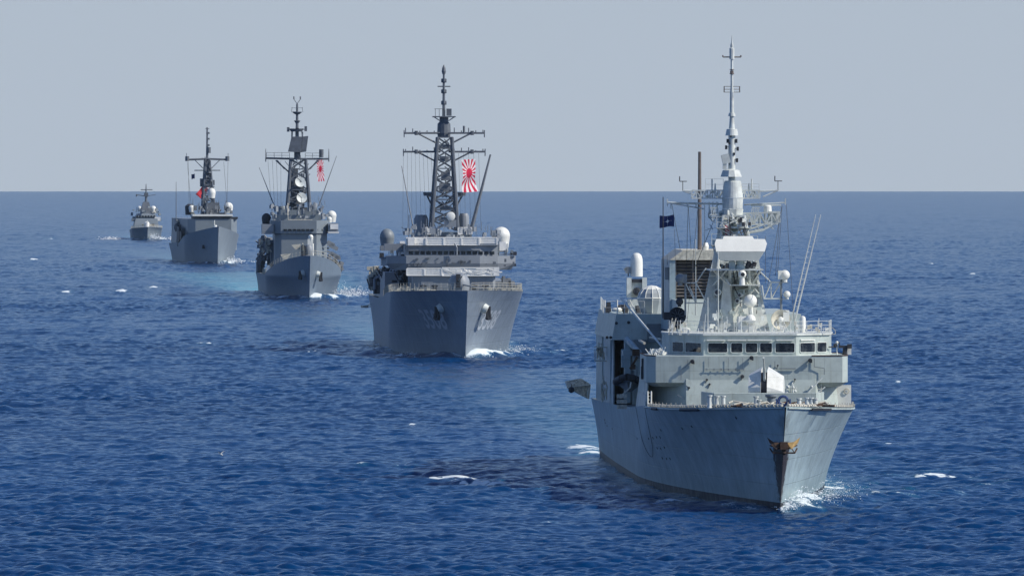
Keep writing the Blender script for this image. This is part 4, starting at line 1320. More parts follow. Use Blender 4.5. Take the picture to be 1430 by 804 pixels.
    m.build("hangar_roof_rail", M['white'], T)
    m = MB()
    for px, dz in ((848, .3), (850, .5), (866, .4), (872, .45), (874, .3), (891, .2)):
        m.box((q.x(px, 90), 90, zh + dz), (.35, .3, .7 * random.uniform(.7, 1.2)), random.random() * .5, 0, random.uniform(-.3, .3))
    m.build_each("deck_mounting", M['dark'], T)
    # ---- funnel
    zf0, zf1 = q.z(440, 74), q.z(349, 74)
    m = MB(); fx0, fx1 = q.x(935, 72), q.x(1022, 72)
    m.bx(fx0, fx0 + .5, 72, 84, 12, zf1 - .8); m.bx(fx1 - .3, fx1, 72, 84, 12, zf1 - .8); m.bx(fx0 + .5, fx1 - .3, 83.7, 84, 12, zf1 - .8)
    m.bx(fx0 + .5, fx1 - .3, 72.4, 83.7, 12, q.z(417, 72))
    fn = m.build("funnel", M['hull1'], T)
    m = MB(); m.prism([(fx0, zf1 - .8), (fx0 + 1.1, zf1), (fx1 - .3, zf1), (fx1, zf1 - .8)], 71.9, 84.1, 'y')
    m.build("funnel_cap", M['cream'], fn)
    m = MB()
    n = 11
    for k in range(n):
        za = q.z(417, 72) + .05 + (zf1 - .95 - q.z(417, 72)) * k / n
        m.box(((fx0 + fx1) / 2 + .1, 72.6, za + .2), (fx1 - fx0 - .85, .28, .09), 0, R(35))
    for k in range(4):
        x = fx0 + .55 + (fx1 - fx0 - .9) * k / 3; m.bx(x - .04, x + .04, 72.3, 72.4, q.z(417, 72), zf1 - .85)
    m.bx(fx0 + .5, fx1 - .3, 73, 73.1, q.z(417, 72), zf1 - .8)
    m.build("intake_louvre", M['soot'], fn)
    m = MB()
    m.frus((fx0 + .1, fx1 + .3, 62, 72), (fx0 + .2, fx1 + .2, 64, 72), q.z(470, 68), q.z(418, 70))
    m.build("funnel_house", M['sup1'], T)
    m = MB(); m.rod((q.x(977, 76), 76, zf1), (q.x(977, 76), 76, q.z(212, 76)), .19, .13, 8); m.rod((q.x(977, 76), 76, q.z(268, 76)), (q.x(977, 76), 76, q.z(266, 76)), .27, n=8)
    m.build("pole_mast", M['brass'], T, smooth=True)
    m = MB(); m.lathe([(.25, 0), (.3, .3), (.2, .6)], (q.x(987, 72), 74, zf1), 10); m.build("exhaust_cowl", M['white'], T)
    # boxes on the funnel's starboard corner and whips
    m = MB(); m.box((fx0 - .1, 72.5, zf1 - 1.9), (.5, .5, 1.0)); m.rod((fx0 + .0, 72.4, zf1 - 2.4), (fx0 + .5, 72.4, zf1 - 4.8), .07, n=5); m.rod((fx0 - .15, 72.5, zf1 - 1.2), (fx0 - .15, 72.5, zf1 - .4), .04, n=4)
    m.build("junction_box", M['midgrey'], T)
    m = MB(); xw = q.x(926, 74); m.rod((xw, 74, 13.0), (xw, 74, q.z(275, 74)), .06, .035, 6)
    m.build("flagstaff", M['dark'], T)
    m = MB()
    for px, y, a, b in ((971.5, 60, 440, 334), (959, 48, 470, 430), (1003, 46, 468, 350), (988.5, 46, 468, 415), (1035, 44, 468, 440)):
        m.rod((q.x(px, y), y, q.z(a, y)), (q.x(px, y), y, q.z(b, y)), .045, .025, 5)
    m.build_each("whip_antenna", M['mast1'], T)
    # long twin aerials with rungs
    m = MB()
    a0, a1 = q.p(1104, 452, 52), q.p(1139, 300, 50); b0, b1 = q.p(1109, 452, 52), q.p(1146, 300, 50)
    m.rod(a0, a1, .055, .03, 6); m.rod(b0, b1, .065, .035, 6)
    for k in range(14): m.rod(a0.lerp(a1, .06 + k * .05), b0.lerp(b1, .06 + k * .05), .02, n=4)
    m.build("twin_whip_aerial", M['white'], T)
    # ---- bridge roof: rails, sensors
    m = MB(); zr2 = zr + .14
    rail_path(m, [(W[0][0], W[0][1] + .3, zr2), (W[1][0], W[1][1] + .3, zr2), (W[2][0], W[2][1] + .3, zr2), (W[3][0], W[3][1] + .3, zr2), (W[4][0], W[4][1], zr2)], .95, 1.3, 3, .016, .026)
    m.build("bridge_roof_rail", M['white'], T)
    m = MB()
    for k in range(46):
        px = random.choice([random.uniform(933, 972), random.uniform(975, 1060), random.uniform(1066, 1108), random.uniform(1112, 1156)])
        h = random.choice([8, 12, 16, 22]) * random.uniform(.6, 1.1); y = 40 + random.random() * 5
        m.rod((q.x(px, y), y, zr), (q.x(px, y) + random.uniform(-.1, .1), y, zr + h * .056), random.uniform(.025, .05), n=4)
        if k % 4 == 0: m.box((q.x(px, y), y, zr + h * .04), (.18, .18, .22))
    m.build_each("stanchion", M['white'], T)
    m = MB()
    for px in (934, 939): m.rod((q.x(px, 42), 42, zr), (q.x(px + 5, 42), 42, zr + 1.3), .05, n=4)
    for k in range(14):
        px = random.choice([random.uniform(935, 960), random.uniform(1110, 1157)]); m.box((q.x(px, 43), 43, zr + random.uniform(.2, .9)), (.2, .2, .3))
    m.tube([q.p(1155, 468, 44), q.p(1167, 466, 44), q.p(1166, 460, 44), q.p(1160, 456, 44)], .03, 4)
    m.build_each("signal_lamp", M['cream'], T)
    m = MB(); m.lathe([(.24, 0), (.24, 1.15), (.18, 1.33), (0.02, 1.4)], (q.x(1121, 44), 44, zr + .05), 14); m.build("navigation_radome", M['white'], T, smooth=True)
    # director dish to port
    d = empty("fire_control_director", (q.x(1090, 50), 50, zr2)); d.parent = T
    m = MB(); cc = (0, 0, q.z(446, 50) - zr2)
    m.lathe([(.0, .12), (.25, .10), (.55, .03), (.76, -.12), (.80, -.14), (.80, -.05), (.5, .35), (.2, .5)], cc, 24, (-.2, 1, .05)); m.build("dish", M['cream'], d, smooth=True)
    m = MB(); m.lathe([(.24, -.02), (.20, -.25), (.05, -.3)], cc, 14, (-.2, 1, .05)); m.build("feed_horn", M['white'], d)
    m = MB(); m.rod((0, .3, 0), (0, .3, 1.0), .35, .25, 8); m.box((.45, .35, 1.2), (.5, .8, .9)); m.rod((-.7, -.1, 0), (-.2, 0, .9), .04, n=4); m.rod((.6, -.1, 0), (.2, 0, .9), .04, n=4); m.build("pedestal", M['white'], d)
    # dark dish to starboard (seen from its ribbed back)
    d = empty("satellite_dish", (q.x(946, 58), 58, zr2)); d.parent = T
    cc = Vector((0, 0, q.z(441, 58) - zr2)); m = MB(); m.lathe([(.0, .3), (.35, .26), (.66, .0), (.72, -.02), (.66, .06), (.3, .4)], cc, 24, (.25, 1, 0)); m.build("dish", M['dark'], d, smooth=True)
    m = MB()
    for k in range(10):
        a = k * math.pi / 5; m.rod(cc + Vector((.12 * math.cos(a), -.02, .12 * math.sin(a))), cc + Vector((.55 * math.cos(a), -.05, .55 * math.sin(a))), .02, n=4)
    m.build("dish_ribs", M['midgrey'], d)
    m = MB(); m.rod((0, .2, 0), (0, .2, cc.z), .2, n=8); m.box((-.8, .1, cc.z), (.6, .5, .6)); m.build("pedestal", M['dark'], d)
    m = MB(); m.lathe([(.35, 0), (.4, .12), (.4, .25), (.3, .3)], (q.x(957, 48), 48, q.z(463, 48)), 12); m.build("life_float", M['white'], T)
    # ---- foremast
    ms = empty("foremast", (0, 0, 0)); ms.parent = T
    Y = 54
    zA, zB = zr - .05, q.z(388, Y)
    x = lambda px: q.x(px, Y)
    m = MB()
    m.frus((x(979), x(1066), 50.5, 60), (x(1000), x(1054), 52, 58), zA, zB)
    m.add([(x(1000), 50.4, zA), (x(1022), 50.4, zA), (x(1014), 50.4, zB), (x(1006), 50.4, zB)] + [(x(1000), 51.4, zA), (x(1022), 51.4, zA), (x(1014), 52.2, zB), (x(1006), 52.2, zB)],
          [(0, 1, 2, 3), (0, 3, 7, 4), (1, 5, 6, 2), (3, 2, 6, 7)])
    m.build("mast_house", M['mast1'], ms)
    m = MB()
    # the heavy forward legs
    def leg(p, q_, w):
        p = Vector(p); q_ = Vector(q_); m.prism([(p.x - w, p.y - .25), (p.x + w, p.y - .25), (p.x + w, p.y + .25), (p.x - w, p.y + .25)], p.z, q_.z, 'z',
                [(q_.x - w * .6, q_.y - .2), (q_.x + w * .6, q_.y - .2), (q_.x + w * .6, q_.y + .2), (q_.x - w * .6, q_.y + .2)])
    leg((x(978), 51, q.z(462, 51)), (x(1012), 53.5, q.z(300, Y)), .40)
    leg((x(1066), 51, q.z(465, 51)), (x(1036), 53.5, q.z(300, Y)), .32)
    leg((x(1024), 57, zB), (x(1021), 55.5, q.z(303, Y)), .30)
    m.build_each("mast_leg", M['mast1'], ms)
    m = MB(); lattice(m, (x(995), x(1060), 51.5, 58), (x(1009), x(1038), 53.0, 55.8), zB - 1.5, q.z(301, Y), 7, .14, .075)
    for a, b, c_, d_ in ((990, 400, 1020, 386), (1000, 420, 1015, 385), (1060, 410, 1038, 385), (1020, 400, 1003, 370), (992, 385, 1018, 385)):
        m.rod(q.p(a, b, 51), q.p(c_, d_, 51.5), .07, n=5)
    m.build_each("mast_lattice", M['mast1'], ms)
    m = MB()      # vertical trunk plates inside the lattice
    m.frus((x(1024), x(1034), 53.5, 55), (x(1023), x(1029), 54, 55), zB, q.z(304, Y)); m.frus((x(1012), x(1019), 53.6, 54.6), (x(1016), x(1020), 54, 54.8), zB, q.z(304, Y))
    m.build_each("cable_trunk", M['sup1'], ms)
    m = MB(); cx = x(1023)
    zz = lambda py: q.z(py, Y)
    m.lathe([(.78, zz(304)), (.86, zz(292)), (.80, zz(291.5))], (cx, Y, 0), 10)
    m.lathe([(.80, zz(291)), (.84, zz(277))], (cx, Y, 0), 16); m.lathe([(.84, zz(276.5)), (.68, zz(254)), (.60, zz(252.5))], (cx, Y, 0), 24)
    m.build("mast_drum", M['mast1'], ms)
    pm = MB(); px_ = x(1022)
    pm.lathe([(.28, zz(253)), (.28, zz(190)), (.24, zz(180)), (.16, zz(162)), (.20, zz(161)), (.17, zz(157)), (.15, zz(130)), (.11, zz(122)), (.10, zz(83))], (px_, Y, 0), 12)
    pm.lathe([(.20, zz(83)), (.20, zz(68)), (.10, zz(67)), (.14, zz(64)), (.05, zz(59)), (.02, zz(50))], (px_ , Y, 0), 10)
    pm.build("topmast", M['mast1'], ms, smooth=True)
    m = MB(); m.lathe([(.52, zz(189.5)), (.42, zz(180.5)), (.2, zz(180))], (px_, Y, 0), 20); m.lathe([(.30, zz(162.5)), (.24, zz(158))], (px_, Y, 0), 14)
    m.lathe([(.85, zz(247)), (.68, zz(238)), (.3, zz(236))], (x(1021), Y, 0), 10)
    m.box((x(1013.5), Y, zz(222)), (.62, .5, .75), 0, 0, R(-14)); m.box((x(1012), Y, zz(232)), (.3, .4, .5))
    m.build_each("radome_skirt", M['mast1'], ms)
    m = MB()
    for z_, w_ in ((zz(80), .72), (zz(103), .16)): m.rod((px_ - w_, Y, z_), (px_ + w_, Y, z_), .05, n=6)
    for s2 in (-1, 1):
        m.rod((px_ + s2 * .72, Y, zz(80)), (px_ + s2 * .72, Y, zz(77.5)), .06, n=5)
        for dy in (-.3, .3):
            m.rod((px_ + s2 * .62, Y + dy, zz(129)), (px_ + s2 * .62, Y + dy, zz(121)), .03, n=4)
        for z_ in (129, 125, 121): m.rod((px_, Y, zz(z_)), (px_ + s2 * .65, Y, zz(z_)), .03, n=4)
    for z_ in (98, 104): m.lathe([(.18, zz(z_)), (.18, zz(z_ - 1))], (px_, Y, 0), 8)
    m.lathe([(.14, zz(104)), (.14, zz(99))], (px_, Y, 0), 6)
    m.build_each("direction_finding_aerial", M['brass'], ms)
    m = MB()
    for px, py in ((1016, 197), (1028, 197), (1014, 206), (1029, 224), (1020, 228), (1030, 208)):
        m.box((x(px), Y - .1, zz(py)), (.18, .25, .32)); m.rod((x(px), Y, zz(py)), (px_, Y, zz(py) + .1), .03, n=4)
    for px, py in ((1018, 200), (1025, 215), (1020, 190)): m.box((x(px), Y - .25, zz(py)), (.14, .12, .2))
    m.build_each("mast_lamp", M['dark'], ms)
    # yards
    m = MB()
    girder(m, (x(966), 54, zz(266)), (x(1011), 54, zz(266)), .62, 7, .075); girder(m, (x(1034), 54, zz(266)), (x(1061), 54, zz(266)), .62, 5, .075)
    girder(m, (x(975), 55.2, zz(266)), (x(1011), 55.2, zz(266)), .62, 5, .075); girder(m, (x(1034), 55.2, zz(266)), (x(1060), 55.2, zz(266)), .62, 4, .075)
    m.bx(x(985), x(1011), 54, 55.2, zz(266.5), zz(265.5)); m.bx(x(1034), x(1061), 54, 55.2, zz(266.5), zz(265.5))
    m.rod((x(954), 54.5, zz(266.5)), (x(968), 54.5, zz(267)), .075, n=5); m.rod((x(954), 54.5, zz(266.5)), (x(975), 54.5, zz(274)), .06, n=5)
    m.rod((x(1060), 54.5, zz(267)), (x(1087), 54.5, zz(266)), .075, n=5); m.rod((x(1087), 54.5, zz(266)), (x(1066), 54.5, zz(275)), .06, n=5)
    rail_path(m, [(x(985), 54, zz(265.5)), (x(1010), 54, zz(265.5))], .9, 1.2, 2, .015, .02); rail_path(m, [(x(1036), 54, zz(265.5)), (x(1060), 54, zz(265.5))], .5, .8, 2, .015, .02)
    for px in (994.5, 1050): m.rod((x(px), 54.2, zz(266)), (x(px), 54.2, zz(250)), .06, n=5)
    for px in (999, 1046): m.rod((x(px), 54.3, zz(266)), (x(px), 54.3, zz(256)), .09, .04, 6)
    m.build("upper_yard", M['mast1'], ms)
    m = MB(); wind_vane(m, (x(954), 54.5, zz(266.5)), 1.0); wind_vane(m, (x(1087), 54.5, zz(266)), 1.0); m.build_each("wind_gauge", M['dark'], ms)
    m = MB()
    m.rod((x(933), 55, zz(283)), (x(1010), 55, zz(285)), .075, n=5); m.rod((x(933), 55, zz(283)), (x(985), 55, zz(292)), .055, n=5); m.rod((x(940), 55.6, zz(284)), (x(985), 55.6, zz(285)), .055, n=5)
    m.rod((x(1040), 55, zz(286)), (x(1098), 55, zz(283)), .055, n=5); m.rod((x(1050), 55, zz(287)), (x(1092), 55, zz(286.5)), .06, n=5)
    for px, a, b in ((933, 288, 278), (1098, 286, 277), (938, 292, 284), (961, 290, 284), (973, 291, 284), (1075, 290, 286)): m.rod((x(px), 55, zz(a)), (x(px), 55, zz(b)), .065, n=4)
    m.build("signal_yard", M['mast1'], ms)
    m = MB()      # starboard small platforms
    girder(m, (x(990), 54.5, zz(297)), (x(1012), 54.5, zz(297)), .4, 3, .075); m.rod((x(990), 54.5, zz(300)), (x(1004), 54.5, zz(285)), .065, n=4); m.bx(x(990), x(1012), 54, 55, zz(298), zz(297.2))
    for px in (991, 996, 1002): m.rod((x(px), 54.5, zz(297)), (x(px), 54.5, zz(282)), .065, n=4)
    m.build("lookout_platform", M['mast1'], ms)
    m = MB()      # port sponson truss with drum
    for dy in (54, 55.6):
        girder(m, (x(1037), dy, zz(298)), (x(1086), dy, zz(297)), .9, 6, .075)
        m.rod((x(1040), dy, zz(326)), (x(1066), dy, zz(321)), .11, n=5); m.rod((x(1066), dy, zz(321)), (x(1086), dy, zz(310)), .09, n=5); m.rod((x(1040), dy, zz(322)), (x(1078), dy, zz(310)), .075, n=5)
        for px in (1046, 1056, 1066, 1076): m.rod((x(px), dy, zz(312)), (x(px + 4), dy, zz(320)), .04, n=4)
    m.box((x(1082), 54.8, zz(303)), (.9, 1.4, .9)); m.bx(x(1060), x(1086), 54, 55.6, zz(298), zz(297))
    m.build("port_sponson", M['mast1'], ms)
    m = MB(); m.lathe([(.33, 0), (.30, .5), (.2, .6)], (x(1073), 54.8, zz(297)), 14); m.build("sensor_drum", M['white'], ms)
    # radar platform and box antenna
    m = MB(); yp = 49
    m.bx(q.x(989, yp), q.x(1065, yp), 48, 52, q.z(377.5, yp), q.z(375.5, yp))
    for px in (1003, 1020, 1047): m.rod((q.x(px, yp), 50, q.z(377, yp)), (q.x(px + 4, yp), 51.5, q.z(420, yp)), .12, n=6)
    m.frus((q.x(1018, yp), q.x(1060, yp), 50, 52), (q.x(1010, yp), q.x(1060, yp), 49, 52), q.z(415, yp), q.z(378, yp)) if False else None
    for a, b in (((996, 377), (1015, 396)), ((1015, 377), (996, 398)), ((1030, 377), (1045, 398)), ((1062, 378), (1050, 398)), ((1020, 398), (1003, 378))): m.rod(q.p(*a, 49), q.p(*b, 50.5), .07, n=5)
    m.bx(q.x(1020, yp), q.x(1062, yp), 49.5, 52, q.z(399, yp), q.z(397.5, yp))
    m.prism([(q.x(1056, yp), q.z(375, yp)), (q.x(1063, yp), q.z(375, yp)), (q.x(1061, yp), q.z(364, yp)), (q.x(1056, yp), q.z(364, yp))], 50, 51, 'y')
    m.build("radar_platform", M['mast1'], ms)
    ra = empty("search_radar", (q.x(1035, 47.5), 48.6, q.z(375.5, 48))); ra.parent = T
    bz = q.z(375.5, 48)
    X = lambda px: q.x(px, 47.5) - q.x(1035, 47.5)
    Z = lambda py: q.z(py, 47.5) - bz
    m = MB(); m.prism([(X(1000), Z(351)), (X(998.5), Z(340)), (X(1001), Z(334)), (X(1069), Z(334)), (X(1071.5), Z(340)), (X(1068), Z(351))], -1.2, .5, 'y',
                      [(X(1006), Z(360)), (X(1003), Z(345)), (X(1004), Z(334)), (X(1066), Z(334)), (X(1068), Z(345)), (X(1060), Z(360))])
    m.prism([(X(1010), Z(333.9)), (X(1012), Z(330)), (X(1052), Z(330)), (X(1054), Z(333.9))], -1.0, .2, 'y')
    m.add([(X(1000.5), -1.19, Z(351.2)), (X(1067.5), -1.19, Z(351.2)), (X(1060), -.1, Z(364)), (X(1007), -.1, Z(364)), (X(1000.5), .3, Z(351.2)), (X(1067.5), .3, Z(351.2)), (X(1060), .5, Z(364)), (X(1007), .5, Z(364))],
          [(0, 3, 2, 1), (4, 5, 6, 7), (0, 4, 7, 3), (1, 2, 6, 5), (3, 7, 6, 2)])
    m.v = [(x_, y_ + (z_ - Z(351)) * .75, z_) for x_, y_, z_ in m.v]      # the face leans back
    m.build("antenna_box", M['white'], ra)
    m = MB(); m.lathe([(.42, 0), (.42, .25), (.32, .3), (.36, Z(363))], (0, 0, 0), 14); m.box((-.65, 0, .3), (.5, .6, .6)); m.build_each("turning_gear", M['sup1'], ra)
    m = MB()
    for px, py in ((1046, 368), (1050, 371), (1054, 369), (1044, 373), (1030, 373), (1020, 372)): m.box((q.x(px, 48), 48.6, q.z(py, 48)), (.25, .3, .35), .3, .2, .3)
    m.build_each("sensor_cluster", M['dark'], ms)
    # optical sensor ball under the radar
    s_ = empty("optical_sensor", (q.x(1036.5, 48), 48, q.z(398, 48))); s_.parent = T
    m = MB(); m.ball((0, 0, .85), .33, 16); m.rod((0, 0, 0), (0, 0, .6), .24, .18, 10); m.build("sensor_head", M['white'], s_, smooth=True)
    m = MB(); m.lathe([(.16, 0), (.16, -.06), (.1, -.07)], (.03, -.30, .85), 12, (0, 1, 0)); m.build("lens", M['dark'], s_)
    m = MB(); m.ball((q.x(1048, 49), 49, q.z(420, 49)), .52, 20); m.rod((q.x(1050, 49), 49.6, q.z(420, 49) - 1.5), (q.x(1048, 49), 49.3, q.z(420, 49) - .2), .2, n=8); m.build("satcom_dome", M['white'], T, smooth=True)
    m = MB(); m.ball((q.x(1048, 47), 47, q.z(449, 47) + .15), .42, 14); m.frus((q.x(1030, 47), q.x(1058, 47), 47, 49), (q.x(1032, 47), q.x(1052, 47), 47.2, 49), zr, q.z(442, 47))
    m.bx(q.x(1036, 47), q.x(1058, 47), 46.6, 47, q.z(447, 47) - .05, q.z(447, 47)); m.build("gyro_house", M['white'], T)
    m = MB()
    for k in range(6): m.rod((q.x(1044 + 2.5 * k, 46.3), 46.3, zr), (q.x(1046 + 1.6 * k, 46.3), 46.3, q.z(452, 46)), .025, n=4)
    m.build_each("compass_stand", M['midgrey'], T)
    # flood-light projector shapes
    for px, py, r_ in ((1002, 408, .28), (1033, 412, .18), (1030, 420, .2)):
        m = MB(); c_ = (q.x(px, 50), 50, q.z(py, 50)); m.lathe([(r_, 0), (r_, .25), (r_ * .6, .9), (r_ * .6, 1.2)], c_, 14, (.3, 1, 0)); m.lathe([(r_ * .75, -.02), (r_ * .7, .02)], c_, 12, (.3, 1, 0)); m.build("searchlight", M['mast1'], T, smooth=True)
    m = MB()
    for px, py, r_ in ((1002, 408, .19), (1033, 412, .12), (1030, 420, .13)): m.lathe([(r_, -.04), (r_, .0)], (q.x(px, 50) - .02, 50, q.z(py, 50)), 12, (.3, 1, 0))
    m.build_each("searchlight_lens", M['dark'], T)
    # outrigger trusses with domes
    def truss(pts, segs, y, nm):
        m = MB()
        for a, b in segs: m.rod(q.p(*pts[a], y), q.p(*pts[b], y), .055, n=5)
        for a, b in segs[:4]: m.rod(q.p(*pts[a], y + 1), q.p(*pts[b], y + 1), .055, n=5)
        return m.build_each(nm, M['mast1'], ms)
    truss([(1062, 380), (1077, 394), (1090, 394), (1091, 417), (1067, 417), (1077, 417), (1064, 398)], [(0, 1), (1, 2), (4, 5), (5, 3), (2, 3), (1, 5), (1, 4), (2, 5), (6, 4)], 51, "outrigger_truss")
    truss([(986, 374), (972, 395), (957, 395), (958, 423), (987, 423), (972, 423), (963, 400)], [(0, 1), (1, 2), (4, 5), (5, 3), (2, 3), (1, 5), (1, 4), (6, 5), (2, 5)], 51, "outrigger_truss")
    m = MB()
    m.rod(q.p(1091, 440, 51), q.p(1091, 378, 51), .09, n=6)
    m.bx(q.x(1088, 51), q.x(1101, 51), 50.7, 51.3, q.z(395, 51), q.z(394, 51)); m.bx(q.x(1090, 51), q.x(1100, 51), 50.7, 51.3, q.z(418, 51), q.z(417, 51))
    m.rod(q.p(957, 395, 51), q.p(957, 440, 51), .07, n=6)
    m.build_each("outrigger_post", M['midgrey'], ms)
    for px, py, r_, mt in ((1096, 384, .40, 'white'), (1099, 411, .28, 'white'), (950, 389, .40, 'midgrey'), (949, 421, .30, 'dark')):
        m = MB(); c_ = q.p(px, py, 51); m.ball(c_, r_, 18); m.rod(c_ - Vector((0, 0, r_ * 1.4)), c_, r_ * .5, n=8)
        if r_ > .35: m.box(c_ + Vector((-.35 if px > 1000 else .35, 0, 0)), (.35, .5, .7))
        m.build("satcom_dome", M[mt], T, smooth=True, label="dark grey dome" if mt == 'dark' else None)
    # rigging
    m = MB()
    for a, ya, b, yb in (((938, 284), 55, (950, 349), 72), ((961, 286), 55, (965, 349), 72), ((961, 286), 55, (957, 430), 60), ((1092, 287), 55, (1072, 400), 48), ((1089, 300), 55, (1083, 385), 51),
                         ((942, 320), 70, (944, 400), 60), ((984, 285), 55, (984, 345), 72), ((1000, 300), 54, (968, 380), 60), ((1092, 288), 55, (1086, 380), 49), ((1069, 330), 54, (1069, 395), 49),
                         ((975, 286), 55, (958, 465), 47), ((1098, 286), 55, (1110, 465), 44)):
        m.rod(q.p(*a, ya), q.p(*b, yb), .022, n=4)
    m.build_each("halyard", M['wire'], ms)
    m = MB()
    for py, a_, b_ in ((318, 999, 1047), (342, 992, 1006), (345, 1040, 1056)):
        m.bx(x(a_), x(b_), 52.2, 55.6, zz(py + .8), zz(py)); rail_path(m, [(x(a_), 52.2, zz(py)), (x(b_), 52.2, zz(py))], .9, .9, 2, .025, .035)
        m.rod((x(a_), 52.4, zz(py)), (x((a_ + b_) / 2), 52.6, zz(py + 12)), .06, n=5); m.rod((x(b_), 52.4, zz(py)), (x((a_ + b_) / 2), 52.6, zz(py + 12)), .06, n=5)
    for s2, px in ((-1, 1002), (1, 1050)):
        for k in range(5): m.rod((x(px + s2 * k * 2.4), 53.6, zz(290)), (x(px + s2 * (k * 2.4 - 3)), 53.6, zz(312)), .045, n=4)
        m.rod((x(px), 53.6, zz(300)), (x(px + s2 * 11), 53.6, zz(300)), .06, n=4); m.rod((x(px), 53.6, zz(290)), (x(px + s2 * 11), 53.6, zz(290)), .06, n=4)
    m.build_each("mast_gallery", M['mast1'], ms)
    m = MB(); random.seed(21)
    for k in range(90):
        py = random.uniform(296, 376); w_ = 13 + (py - 296) * .24; px = 1022 + random.uniform(-w_, w_); yy = random.uniform(52.2, 56)
        if k % 3: m.rod(q.p(px, py, yy), q.p(px + random.uniform(-7, 7), py + random.uniform(3, 12), yy + random.uniform(-.6, .6)), random.uniform(.04, .09), n=5)
        else: m.box(q.p(px, py, yy), (random.uniform(.2, .6), .4, random.uniform(.2, .7)), random.random())
    for k in range(30):
        px = random.choice([random.uniform(985, 1012), random.uniform(1036, 1062)]); py = random.uniform(290, 330) if k % 2 else random.uniform(380, 415)
        m.rod(q.p(px, py, 54), q.p(px + random.uniform(-6, 6), py + random.uniform(-8, 8), 54.6), .04, n=4)
    m.build_each("mast_bracket", M['mast1'], ms)
    m = MB()
    for k in range(34):
        px = random.uniform(975, 1068); py = random.uniform(425, 464); yy = 45 + random.random() * 4
        if k % 2: m.rod(q.p(px, py, yy), (q.x(px, yy) + random.uniform(-.5, .5), yy, zr), .04, n=4)
        else: m.box(q.p(px, py + 6, yy), (random.uniform(.2, .5), .3, random.uniform(.2, .5)), random.random())
    m.build_each("deck_locker", M['mast1'], T)
    # random small boxes, cables on the mast house
    m = MB()
    for k in range(26):
        px = random.uniform(985, 1062); py = random.uniform(392, 462)
        yy = 50.3 if py > 430 else 51.0
        m.box((q.x(px, yy), yy - .05, q.z(py, yy)), (random.uniform(.1, .5), .25, random.uniform(.1, .6)))
    m.build_each("equipment_box", M['sup1'], ms)
    m = MB()
    for k in range(16):
        px = random.uniform(1004, 1058); a = random.uniform(300, 440); m.tube([q.p(px, a, 51.3), q.p(px - 2 + 4 * random.random(), a + 12, 51.0), q.p(px + random.uniform(-6, 6), a + 24, 50.5)], .04, 4)
    for k in range(8): m.box(q.p(random.uniform(1006, 1050), random.uniform(306, 400), 52), (.2, .2, .3))
    m.build_each("cable_run", M['dark'], ms)
    # ---- objects carried by the ship
    W_ = lambda v: T.matrix_world @ Vector(v)
    bpy.context.view_layer.update()
    fl = flag_mesh("flag", 1.25, .95, M['compass'], W_((q.x(942, 74), 74, q.z(300, 74))), math.pi - .35, .10, 1.2, .05)
    fl.location = W_((q.x(926, 74) - .05, 74, q.z(302, 74))); fl.rotation_euler = (0, 0, 0)
    for v in fl.data.vertices: v.co.x = -v.co.x if False else v.co.x
    fl.location = W_((q.x(941.5, 74), 74.0, q.z(300.5, 74)))
    tag(fl, "dark blue flag with white four-pointed star on the nearest ship's staff", "flag")
    f2 = flag_mesh("flag", .55, 1.6, M['stripes'], W_((q.x(1012, 53), 52.6, q.z(313, 53))), .5, .15, 1.0, .2)
    tag(f2, "small red and white ensign hanging at the nearest ship's foremast above the white radar", "flag")
    # inflatable boat in the starboard bay
    bt = empty("inflatable_boat", W_((q.x(879, 80), 80, q.z(551, 80))), S1['th'] + R(-6))
    tag(bt, "dark grey rigid inflatable boat stowed in the nearest ship's starboard boat bay", "boat")
    m = MB()
    for s2 in (-1, 1):
        m.tube([(0, -3.4, 1.55), (s2 * .45, -3.0, 1.45), (s2 * .95, -1.9, 1.2), (s2 * 1.1, 0, 1.05), (s2 * 1.1, 3.2, 1.0)], .30, 12)
    m.build("inflatable_tube", M['dark'], bt, smooth=True)
    m = MB(); m.add([(0, -3.1, 1.2), (-1.0, -.8, .9), (-1.0, 3.2, .9), (1.0, 3.2, .9), (1.0, -.8, .9), (0, -2.3, .3), (0, 3.2, .2)],
                    [(0, 1, 5), (0, 5, 4), (1, 2, 6, 5), (5, 6, 3, 4), (2, 3, 6), (0, 4, 3, 2, 1)])
    m.build("boat_hull", M['midgrey'], bt)
    m = MB(); m.bx(-.35, .35, 0, .9, .95, 2.0); m.rod((-.5, 2.4, 1), (-.5, 2.4, 2.3), .04, n=5); m.rod((.5, 2.4, 1), (.5, 2.4, 2.3), .04, n=5); m.rod((-.5, 2.4, 2.3), (.5, 2.4, 2.3), .04, n=5)
    m.build("console", M['midgrey'], bt)
    m = MB(); pts = [W_(q.p(881, 534, 58)), W_(q.p(880, 541, 57)), W_(q.p(875, 546, 56.5)), W_(q.p(869, 551, 56))]
    m.tube([p for p in pts], .06, 5); o = m.build("painter_rope", M['cream']); tag(o, "pale rope hanging from the inflatable boat down to the boat bay rail", "rope")
    return T
frigate = build_frigate()
# ================================================================== second ship: training ship, figures 3508
def dome(parent, c, r, mat, name="radome", neck=True, sz=1.0, label=None):
    m = MB(); c = Vector(c); m.ball(c, r, 20, sz)
    if neck: m.lathe([(r * .82, -r * 1.35), (r * .97, -r * .25)], c, 18)
    return m.build(name, M[mat], parent, smooth=True, label=label)

